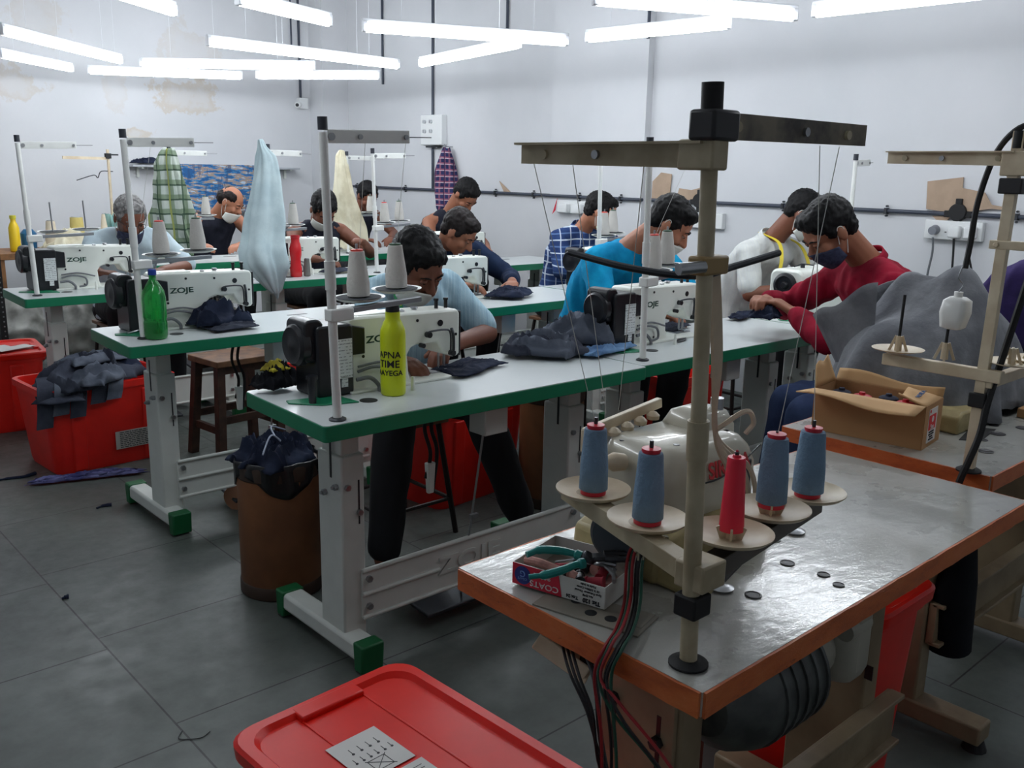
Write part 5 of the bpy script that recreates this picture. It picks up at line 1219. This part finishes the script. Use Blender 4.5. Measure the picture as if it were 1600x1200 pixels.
for r_ in range(9):
    x = .015
    while x < .19:
        w_ = rn.uniform(.006, .02); b.box((x + w_ / 2, -.1985, .155 - r_ * .0088), (w_, .0005, .0035)); x += w_ + .004
b.done('label_print', M_INK, lb_, smooth=False)
for k, (x, y, z, sx, sy, h, rz, m_) in enumerate([(1.28, 4.36, .37, .34, .26, .12, .4, M_DKG), (1.42, 4.40, .38, .36, .24, .15, -.3, M_DKG), (1.36, 4.30, .40, .28, .2, .10, .9, M_DEN), (1.50, 4.46, .37, .26, .2, .12, .1, M_NAV), (1.20, 4.30, .34, .22, .2, .10, 1.2, M_DKG), (1.37, 4.42, .47, .26, .16, .05, .2, M_DEN)]):
    crumple('cloth_cutting', ('dark grey cutting at the left of the red bin heap', 'dark grey cutting in the middle of the bin heap', 'lighter grey cutting hanging over the bin front', 'navy cutting at the right of the bin heap', 'dark grey cutting drooping over the bin corner', 'lighter grey cutting on top of the bin heap')[k], (x, y, z), sx, sy, h, rz, m_, 30 + k, fr=4)
# strips hanging over the rim
for k, (x, dz, m_) in enumerate(((1.13, .16, M_DKG), (1.20, .11, M_DEN), (1.27, .13, M_DKG), (1.36, .08, M_DKG), (1.43, .07, M_DEN))):
    ob = ribbon([(x + .02, 4.36, .44), (x, 4.27, .43), (x - .012, 4.235, .40), (x - .02, 4.232, .40 - dz * .6), (x - .03, 4.225, .40 - dz)], .07, m_, 'cloth_cutting', th=.002, side=(1, .1, 0))
    tag(ob, ('longest', 'short lighter', 'middle', 'wide', 'small lighter')[k] + ' grey cloth strip hanging over the front rim of the red bin', 'cloth')
b1 = bin_('closed red bin at the left edge with loose papers on its lid', 1.10, 5.36, -.12, .60, .44, .40, True)
for k, (x, y, rz) in enumerate(((.06, -.02, .2), (.16, -.08, .4))):
    tag(B().box((0, 0, 0), (.20, .09, .001), Matrix.Rotation(rz, 3, 'Z')).done('paper_sheet', M_PAPER, None, smooth=False, loc=(1.10 + x, 5.36 + y, .4195 + .0012 * k)), ('left', 'right')[k] + ' loose white paper on the closed red bin lid', 'paper')
bin_('red bin behind the legs of the light blue shirted man', 2.43, 3.02, .1, .56, .36, .42)
bin_('red bin under the front row seam near the turquoise man', 3.68, 2.80, .0, .46, .34, .42)
bin_('narrow red bin standing behind the leg of the worn front table', 1.87, 1.02, PI / 2, .50, .27, .48, True)
bin_('red bin in the dark under the second row table', 2.60, 4.30, .1, .5, .36, .36)

# ------------------------------------------------------------ fibre drums
M_DRUM = mat('drum_brown', (132, 84, 50), .6, c2=(112, 70, 42), vs=5, bump=.08)
def drum(label, x, y, r, h):
    t = thing('fibre_drum', label, 'drum', (x, y, 0))
    B().lathe([(r * .98, .0), (r, .005), (r, h - .02), (r, h), (r - .008, h), (r - .008, .01), (0, .01)], seg=40).done('drum_wall', M_DRUM, t, ang=40)
    B().lathe([(r * 1.0, .0), (r * 1.025, .004), (r * 1.025, .04), (r, .045)], seg=40).done('bottom_hoop', mat('hoop_dark', (58, 42, 32), .5, .3), t)
    B().lathe([(r, h - .05), (r * 1.03, h - .045), (r * 1.03, h - .006), (r, h)], seg=40).done('top_hoop', mat('hoop_dark', (58, 42, 32), .5, .3), t)
    return t
drum('brown fibre drum full of navy cloth beside the front table leg', 1.38, 2.64, .135, .45)
M_PBLK = mat('bag_black', (14, 15, 18), .35, var=0)
bagp = []
def bag(u, v):
    a = 2 * PI * u; r = .139 + .012 * math.sin(5 * a) * v + .004 * math.sin(13 * a)
    if v < .4: return V((1.38 + r * math.cos(a), 2.64 + r * math.sin(a), .455 - .07 * (1 - v / .4) * (1 + .5 * math.sin(3 * a + 1))))
    k = (v - .4) / .6; r2 = r * (1 - .1 * k); return V((1.38 + r2 * math.cos(a), 2.64 + r2 * math.sin(a), .455 + .025 * math.sin(PI * k) - .05 * k))
tag(B().sheet(bag, 72, 12).done('bin_liner', M_PBLK, None, solid=.002, ang=80), 'black plastic liner folded over the rim of the brown drum', 'bag')
for k, (x, y, sx, sy, h, rz) in enumerate([(1.36, 2.60, .20, .16, .08, .2), (1.43, 2.68, .18, .16, .09, 1.2), (1.33, 2.69, .18, .14, .08, 2.0), (1.38, 2.65, .18, .14, .11, .7)]):
    crumple('cloth_cutting', ('near', 'right hand', 'left hand', 'topmost')[k] + ' navy cutting with pale edges heaped in the brown drum', (x, y, .43), sx, sy, h, rz, M_NAV, 50 + k)
M_PIPE = mat('pale_piping', (150, 158, 176), .7, var=0)
tag(B().tube([(1.28, 2.55, .50), (1.33, 2.60, .535), (1.36, 2.62, .53), (1.38, 2.60, .50), (1.34, 2.55, .49)], .003, 6).tube([(1.36, 2.62, .53), (1.38, 2.68, .545), (1.44, 2.70, .52)], .003, 6).done('piping_strip', M_PIPE), 'pale piping strip looping over the navy cuttings in the drum', 'strip')
drum('dark fibre drum under the front row seam', 2.66, 2.66, .135, .50)
crumple('cloth_cutting', 'mixed dark cuttings on top of the far drum', (2.66, 2.66, .47), .2, .2, .08, 0, fabric('cuttings_mixed', (70, 54, 80), (30, 30, 44)), 60)

# ------------------------------------------------------------ bottles
def bottle(label, loc, prof, m, capm, capprof, name='water_bottle', ang=50):
    t = thing(name, label, 'bottle', loc)
    B().lathe(prof, seg=32).done('bottle_body', m, t, ang=ang)
    B().lathe(capprof, seg=24).done('cap', capm, t, ang=40)
    return t
def curved_text(body, size, R_, ang0, z, m, parent, sx=1, bold=.0008):
    cu = bpy.data.curves.new('x', 'FONT'); cu.body = body; cu.size = size; cu.align_x = 'CENTER'; cu.align_y = 'CENTER'; cu.offset = bold * .4; cu.extrude = .0003
    q = bpy.data.objects.new('x', cu); COL.objects.link(q); me = bpy.data.meshes.new_from_object(q.evaluated_get(bpy.context.evaluated_depsgraph_get())); bpy.data.objects.remove(q)
    bm = bmesh.new(); bm.from_mesh(me); bmesh.ops.subdivide_edges(bm, edges=[e for e in bm.edges if e.calc_length() > size * .25], cuts=2)
    for v in bm.verts:
        a = ang0 + v.co.x * sx / R_; r = R_ + v.co.z + .0006; v.co = V((r * math.cos(a), r * math.sin(a), z + v.co.y))
    bm.to_mesh(me); bm.free(); return link(me, 'printed_words', m, parent, smooth=False)
M_LIME = mat('bottle_lime', (204, 218, 22), .35, var=.04, vs=4)
t = bottle('matte yellow green bottle with black lettering on the front table', (1.452, 2.085, TT), [(.03, 0), (.0345, .004), (.0355, .03), (.0355, .17), (.034, .185), (.026, .205), (.0205, .215), (.0205, .235), (.0, .236)], M_LIME, M_BLACK, [(.0, .236), (.0195, .236), (.0195, .248), (.017, .256), (0, .257)])
A0 = math.radians(180 + 52)
for s_, z, sz in (('APNA', .118, .026), ('TIME', .092, .029), ('AAYEGA', .067, .021)): curved_text(s_, sz, .0357, A0 - .28, z, M_BLACK, t)
B().tube([(-.018, .01, .25), (-.026, -.004, .262), (-.01, -.022, .262), (.016, -.018, .255)], .0035, 8).done('carry_loop', M_LIME, t)
M_PET = mat('pet_green', (40, 196, 84), .12, var=0, trans=.75, spec=.5); M_SODA = mat('water_in_bottle', (10, 110, 50), .1, var=0, trans=.4)
t = bottle('translucent green soda bottle with blue cap on the second row', (1.262, 3.305, TT), [(.03, 0), (.038, .004), (.041, .02), (.041, .06), (.0385, .07), (.041, .082), (.041, .15), (.037, .175), (.026, .195), (.013, .215), (.012, .235), (.0, .236)], M_PET, mat('cap_blue', (24, 60, 150), .4), [(.0, .232), (.0145, .232), (.0145, .25), (.012, .252), (0, .252)], 'soda_bottle')
B().lathe([(.0, .003), (.036, .006), (.038, .02), (.038, .062), (.0, .063)], seg=28).done('remaining_drink', M_SODA, t)
t = bottle('red plastic bottle with waisted grip on the third row', (2.655, 4.775, TT), [(.03, 0), (.034, .005), (.034, .05), (.03, .07), (.028, .10), (.033, .125), (.034, .16), (.028, .19), (.024, .20), (.024, .225), (.0, .226)], mat('bottle_red', (226, 40, 48), .25, var=0, trans=.25), mat('cap_red', (206, 36, 46), .4), [(.0, .222), (.026, .222), (.026, .238), (0, .24)])
add_cone('thin grey cone standing by the red bottle', (2.72, 4.765, TT), None, body=mat('thread_grey', (112, 112, 108), .9), h=.10, r0=.02, r1=.015)
t = bottle('yellow bottle standing on the back left bench', (1.86, 7.44, .735), [(.03, 0), (.036, .005), (.037, .03), (.036, .17), (.026, .20), (.018, .215), (.018, .235), (0, .236)], mat('bottle_yellow', (232, 196, 30), .4, var=0), mat('cap_yellow', (206, 196, 60), .4), [(.0, .236), (.022, .236), (.022, .26), (0, .262)])
M_PATG = mat('bottle_pattern_green', (176, 196, 90), .4, c2=(72, 104, 44), vs=70)
t = bottle('green patterned bottle with dark cap by the turquoise man', (3.70, 3.36, TT), [(.03, 0), (.034, .005), (.034, .16), (.028, .185), (.018, .20), (.018, .212), (0, .213)], M_PATG, mat('cap_dark_green', (22, 60, 40), .4), [(.0, .212), (.022, .212), (.022, .245), (0, .247)])
# small things on the tables
t = thing('thread_tool', 'short black cylinder stub standing on the green tray', 'tool', (1.215, 2.12, TT + .004))
B().cyl((0, 0, 0), (0, 0, .065), .010, .013).cyl((0, 0, .065), (0, 0, .075), .016).done('stub', M_BLACK, t)
crumple('black_cloth', 'black cloth bundle behind the front machine housing', (1.22, 2.33, TT + .002), .12, .10, .07, .3, M_BLKC, 70)
crumple('yellow_scrap', 'yellow scrap lying on the black cloth bundle', (1.22, 2.33, TT + .05), .07, .05, .03, .3, fabric('scrap_yellow', (190, 180, 60), (120, 110, 40)), 71)
t = thing('thread_snips', 'small silver thread snips left on the second row tray', 'snips', (1.25, 3.47, TT + .006), .6)
B().tube([(-.05, .0, .0), (-.02, .012, .004), (.02, .008, .004), (.06, 0, .001)], .004, 8).tube([(-.05, .0, .0), (-.02, -.012, .004), (.02, -.008, .004), (.06, 0, .001)], .004, 8).done('blades', M_STEEL, t)
for (x, y) in ((2.86, 2.04),):
    pass
t = thing('scissors', 'dark oval scissors plate lying before the turquoise man machine', 'scissors', (2.80, 2.12, TT + .001), .3)
B().loft([((-.05, 0, .003), (.0, .002, 0), (0, 0, .002)), ((-.02, 0, .003), (0, .014, 0), (0, 0, .003)), ((.02, 0, .003), (0, .016, 0), (0, 0, .003)), ((.06, 0, .003), (0, .003, 0), (0, 0, .002))], 16, 2).done('blade', M_DSTEEL, t)

# ------------------------------------------------------------ wires and boxes under the tables
for k, (x, y, lb) in enumerate(((1.63, 2.15, 'front left'), (1.63, 3.44, 'second row left'))):
    for q, dx in enumerate((0, .025)):
        tag(B().tube([(x + dx, y, .712), (x + dx - .02, y, .62), (x + dx + .01, y + .01, .53), (x + dx, y + .02, .45 - .05 * q)], .006, 8).done('motor_cable', M_RUB), ('thick black', 'thinner black')[q] + ' cable hanging under the ' + lb + ' green edged table', 'cable')
    t = thing('cable_plug', 'white cable plug dangling under the ' + lb + ' green edged table', 'plug', (x + .012, y + .015, .45))
    B().box((0, 0, 0), (.03, .022, .10), taper=.7).done('plug_body', M_WHITE, t, bevel=.004)

# ------------------------------------------------------------ right wall fittings
M_COND = mat('conduit_dark', (58, 64, 78), .45, var=.1); M_SOCK = mat('socket_white', (226, 228, 228), .35, var=0)
cd = thing('wall_conduit', 'dark conduit pipe running along the right wall above the sockets', 'conduit', (WX - .02, 0, 1.205))
B().cyl((0, 3.0 - 4.4, 0), (0, 4.155, 0), .0115, seg=12).cyl((-.06, 4.155, 0), (-.06, 5.10, 0), .0115, seg=12).cyl((0, 5.10, 0), (0, WY - .3, 0), .0115, seg=12).done('pipe', M_COND, cd)
for y in (1.55, 2.02 - .25, 2.45, 3.1, 3.9, 4.35, 4.75, 5.3, 5.75, 6.2, 7.0, 7.5, 7.8):
    dx = -.06 if 4.155 < y < 5.1 else 0
    B().box((dx - .002, y, 0), (.030, .016, .034)).cyl((dx + .01, y, .026), (dx - .006, y, .026), .006, seg=10).cyl((dx + .01, y, -.026), (dx - .006, y, -.026), .006, seg=10).done('clip', M_SOCK if False else M_DSTEEL, cd)
for y, lb in ((2.06, 'round dark junction box above the right hand socket board'), (3.72, 'round dark junction box behind the beige pole')):
    t = thing('junction_box', lb, 'junction box', (WX - .018, y, 1.215))
    B().cyl((.018, 0, 0), (-.022, 0, 0), .045, seg=28).box((0, 0, .05), (.03, .034, .04)).box((0, 0, -.055), (.03, .034, .05)).box((0, .05, -.01), (.03, .04, .034)).box((0, -.05, -.01), (.03, .04, .034)).done('box', M_RUB, t, bevel=.003)
t = thing('socket_board', 'white socket board on the right wall with three plugs', 'socket', (WX - .02, 2.07, 1.12))
B().box((0, 0, 0), (.04, .30, .10)).done('board', M_SOCK, t, bevel=.005)
B().cyl((-.02, .09, .0), (-.06, .09, -.005), .026, .022).done('plug', mat('plug_grey', (130, 134, 142), .5), t)
for y in (-.02, -.10): B().box((-.04, y, -.005), (.04, .06, .062)).done('plug', M_SOCK, t, bevel=.008)
B().box((-.021, .035, -.01), (.002, .010, .005)).box((-.021, .015, -.01), (.002, .010, .005)).done('socket_slots', M_BLACK, t, smooth=False)
for k, (y, m_) in enumerate(((2.16, mat('cable_grey', (110, 114, 118), .5)), (2.05, M_RUB), (1.97, M_RUB))):
    tag(B().tube([(WX - .06, y, 1.08), (WX - .055, y - .005, 1.0), (WX - .05, y + (.01, -.01, -.05)[k], .85), (WX - .05, y + (0, -.02, -.12)[k], .6)], .006, 8).done('wall_cable', m_), ('grey cable', 'straight black cable', 'slanting black cable')[k] + ' dropping from the plugs on the right wall', 'cable')
t = thing('socket_board', 'white socket board on the right wall above the plaid shirt shoulder', 'socket', (WX - .08, 4.80, 1.13))
B().box((.02, 0, 0), (.04, .36, .09)).done('board', M_SOCK, t, bevel=.005)
for y in (.09, -.05): B().box((-.02, y, -.01), (.05, .10, .07)).done('plug', M_SOCK, t, bevel=.01)
B().prism([(.20, -.06), (.165, -.03), (.15, .06)], -.03, -.028, 'yz').done('red_pennant', M_CRED, t, smooth=False)
t = thing('socket_board', 'white socket board on the right wall behind the beige pole', 'socket', (WX - .02, 3.66, 1.09))
B().box((0, 0, 0), (.04, .28, .10)).done('board', M_SOCK, t, bevel=.005)
tag(B().tube([(WX - .05, 3.95, 1.06), (WX - .05, 3.96, .9), (WX - .05, 3.93, .7)], .006, 8).done('wall_cable', M_RUB), 'black cable dropping behind the turquoise man head', 'cable')
t = thing('switch_box', 'white switch box with four knobs on the right wall', 'switch box', (WX - .03, 6.565, 1.71))
B().box((0, 0, 0), (.06, .30, .25)).done('box', M_SOCK, t, bevel=.006)
for y in (.085, -.005):
    for z in (.07, -.01): B().cyl((-.03, y, z), (-.045, y, z), .016, seg=18).box((-.05, y, z), (.012, .006, .026)).done('switch_knob', mat('knob_grey', (196, 198, 202), .3), t)
B().box((-.0, 0, -.14), (.05, .16, .012)).done('outlet_lip', M_DSTEEL, t)
b = B()
for (y, za, zb) in ((6.60, 1.84, CZ), (6.60, 1.21, 1.56)): b.cyl((WX - .015, y, za), (WX - .015, y, zb), .011, seg=10)
tag(b.done('riser_pipe', M_COND), 'dark vertical conduit above and below the switch box', 'conduit')
for y, z, lb in ((7.35, 2.13, 'dark vertical conduit left of centre high on the right wall'), (5.65, 2.3, 'short dark vertical conduit at the top centre of the right wall'), (4.18, 2.25, 'short dark vertical conduit above the right hand tubes')):
    tag(B().cyl((WX - (.015 if y != 4.18 else .075), y, z), (WX - (.015 if y != 4.18 else .075), y, CZ), .011, seg=10).done('riser_pipe', M_COND), lb, 'conduit')
tag(B().cyl((4.66, WY - .015, 2.02), (4.66, WY - .015, CZ), .012, seg=10).done('riser_pipe', M_COND), 'dark vertical conduit above the small camera on the back wall', 'conduit')
tag(B().cyl((4.58, WY - .015, 2.4), (4.58, WY - .015, CZ), .008, seg=10).done('riser_pipe', M_COND), 'thinner dark conduit just left of the camera conduit', 'conduit')
t = thing('security_camera', 'small white camera box on the back wall near the corner', 'camera', (4.64, WY - .03, 1.97))
B().box((.03, 0, 0), (.09, .06, .10)).done('mount', M_SOCK, t, bevel=.004)
B().cyl((-.0, -.0, -.01), (-.06, -.06, -.02), .028, seg=18).done('camera_body', M_SOCK, t); B().cyl((-.06, -.06, -.02), (-.066, -.066, -.021), .016, seg=16).done('lens', M_BLACK, t)
# cardboard scraps tucked behind the conduit
def scrap(label, pts, rx=0):
    tag(B().prism(pts, WX - .012, WX - .006, 'yz').done('cardboard_scrap', M_KR, None, smooth=False), label, 'cardboard')
M_KR = mat('kraft_paper', (178, 154, 132), .85, var=.1)
scrap('large square brown cardboard scrap tucked over the conduit, right of the red shirt', [(2.235, 1.225), (2.055, 1.205), (2.06, 1.395), (2.245, 1.37)])
tag(B().prism([(2.055, 1.21), (1.90, 1.24), (1.83, 1.235), (1.83, 1.25), (1.90, 1.26), (1.94, 1.32), (2.055, 1.34)], WX - .02, WX - .014, 'yz').done('cardboard_scrap', M_KR, None, smooth=False), 'pointed brown cardboard scrap right of the square one', 'cardboard')
scrap('small brown cardboard corner hanging below the conduit', [(2.20, 1.19), (2.10, 1.19), (2.14, 1.145)])
tag(B().prism([(4.13, 1.21), (3.98, 1.21), (3.97, 1.38), (4.06, 1.39), (4.13, 1.33)], WX - .012, WX - .006, 'yz').done('cardboard_scrap', M_KR, None, smooth=False), 'brown cardboard scrap behind the turquoise man head', 'cardboard')
scrap('low brown cardboard scrap left of the beige pole', [(3.92, 1.215), (3.70, 1.215), (3.72, 1.30), (3.80, 1.28), (3.90, 1.29)])
scrap('small curved brown scrap on the conduit near the wall middle', [(5.72, 1.30), (5.58, 1.215), (5.66, 1.215)])

# ------------------------------------------------------------ back left corner
M_BW = mat('bench_wood', (150, 104, 62), .6, c2=(118, 80, 46), vs=9, bump=.15)
t = thing('work_bench', 'worn wooden bench against the back wall at the far left', 'bench', (2.2, 7.55, 0))
B().box((0, 0, .71), (1.05, .5, .045)).done('bench_top', M_BW, t, bevel=.004)
for sx in (-.48, .48):
    for sy in (-.2, .2): B().box((sx, sy, .345), (.06, .06, .69)).done('leg', M_BW, t)
t = thing('rack_post', 'black perforated steel rack post at the left edge', 'rack', (1.44, 6.2, 0))
B().box((0, 0, .44), (.04, .003, .88)).box((-.0185, .02, .44), (.003, .04, .88)).done('angle_iron', M_RUB, t, smooth=False)
b = B()
for k in range(28): b.cyl((0.004, -.0016, .03 + k * .03), (.004, -.003, .03 + k * .03), .005, seg=8)
o_ = b.done('hole_row', M_STEEL, t); o_['kind'] = 'stuff'
M_CONEY = mat('thread_yellow', (214, 196, 120), .9, var=.1, bump=.4); M_CONEC = mat('thread_cream', (226, 214, 190), .9, var=.1, bump=.4)
add_cone('pale yellow thread cone standing tallest on the back bench', (2.30, 7.45, .733), None, body=M_CONEY, h=.24, r0=.055, r1=.045)
add_cone('small cream cone beside the yellow bottle on the back bench', (2.10, 7.40, .733), None, body=M_CONEC, h=.22, r0=.045, r1=.03)
add_cone('white spiky cone near the grey haired man ear', (2.50, 7.45, .733), None, body=M_CONEC, h=.26, r0=.035, r1=.012)
add_cone('thin white cone second from the right on the back bench', (2.62, 7.42, .733), None, body=M_CONEC, h=.28, r0=.03, r1=.008)
tag(B().loft([((1.97, 7.5, .733), (.05, 0, 0), (0, .05, 0)), ((1.97, 7.5, .86), (.055, 0, 0), (0, .05, 0)), ((1.97, 7.5, .89), (.03, 0, 0), (0, .03, 0))], 16).done('blue_tub', mat('tub_blue', (30, 96, 140), .4)), 'blue tub behind the yellow bottle', 'tub')
crumple('cream_cloth', 'cream cloth heap on the back bench', (2.22, 7.38, .733), .36, .18, .14, .2, M_CREAM, 80)
crumple('teal_cloth', 'pale teal cloth on the back bench behind the grey haired man', (2.60, 7.55, .733), .24, .2, .28, .2, fabric('cloth_teal', (140, 178, 170), (110, 150, 146)), 81)
t = thing('beige_thread_stand', 'small beige thread stand with crossed bars at the back wall', 'thread stand', (2.655, 7.7, .733))
B().cyl((0, 0, 0), (0, 0, .75), .011).done('pole', M_IVORY, t); B().box((0, 0, .70), (.04, .04, .04)).done('clamp', M_RUB, t)
B().box((-.17, 0, .68), (.34, .012, .022)).done('guide_arm', M_IVORY, t); B().box((.04, 0, .71), (.08, .012, .012)).done('guide_arm', M_DSTEEL, t)
B().tube([(.03, 0, .58), (-.06, .0, .58), (-.09, 0, .53), (-.12, 0, .55), (-.25, 0, .51)], .004, 6).done('thread_bar', M_DSTEEL, t)
for k, (x, y, r_, lb) in enumerate(((1.62, 6.75, .24, 'grey translucent plastic sack bulging under the third row at far left'), (2.05, 6.70, .21, 'grey plastic sack right of the larger one'))):
    b = B().ell((x, y, .22), (r_, r_ * .8, .22)).ell((x + .05, y, .36), (r_ * .6, r_ * .6, .14))
    link(fuse(b, .02, 1, folds(.03, 7, (1, 1, 1))), 'plastic_sack', mat('sack_grey', (150, 150, 144), .4, c2=(100, 100, 96), vs=6), None, ang=180)
    tag(bpy.context.scene.objects[-1] if False else COL.objects[-1], lb, 'sack')
# floor litter
for k, (x, y, lb, pts) in enumerate(((.98, 4.36, 'dark cloth scrap on the floor at the left edge', [(-.1, 0), (-.03, .01), (.05, -.01), (.1, .01)]), (1.17, 3.75, 'small dark scrap on the floor before the second row foot', [(-.03, 0), (0, .01), (.03, 0)]),
                                     (1.59, 3.15, 'small dark snippet on the floor left of the drum', [(-.03, .02), (0, 0), (.03, -.02)]), (.79, 2.99, 'tiny dark crumb on the floor at a tile corner', [(-.01, 0), (0, .003), (.01, 0)]))):
    tag(B().tube([(x + a, y + b_, .004) for a, b_ in pts], [.004, .007, .009], 6).done('floor_scrap', M_NAV), lb, 'scrap')
crumple('cloth_strip', 'violet crumpled cloth strip on the floor before the red bin', (1.24, 4.15, .001), .44, .05, .03, -.3, fabric('cloth_violet', (112, 112, 156), (64, 64, 112)), 90, cat='strip', fr=16)
tag(B().cyl((1.575, 3.36, .05), (1.583, 3.366, .053), .068, seg=32).done('cardboard_disc', mat('disc_tan', (176, 124, 96), .8)), 'tan cardboard disc leaning behind the brown drum', 'cardboard')
tag(B().tube([(.78, 2.05, .002), (.76, 2.02, .002), (.80, 1.99, .002), (.83, 2.0, .002)], .0012, 5).done('floor_thread', M_BLACK), 'curled dark thread on the floor above the lidded bin', 'thread')
tag(ribbon([(1.80, 2.52, .80), (1.795, 2.525, .90), (1.80, 2.56, .965), (1.84, 2.62, 1.0)], .022, mat('lanyard_green', (20, 140, 84), .6), 'lanyard', side=(.74, -.6, 0)), 'green lanyard strip on the light blue shirt front', 'lanyard')
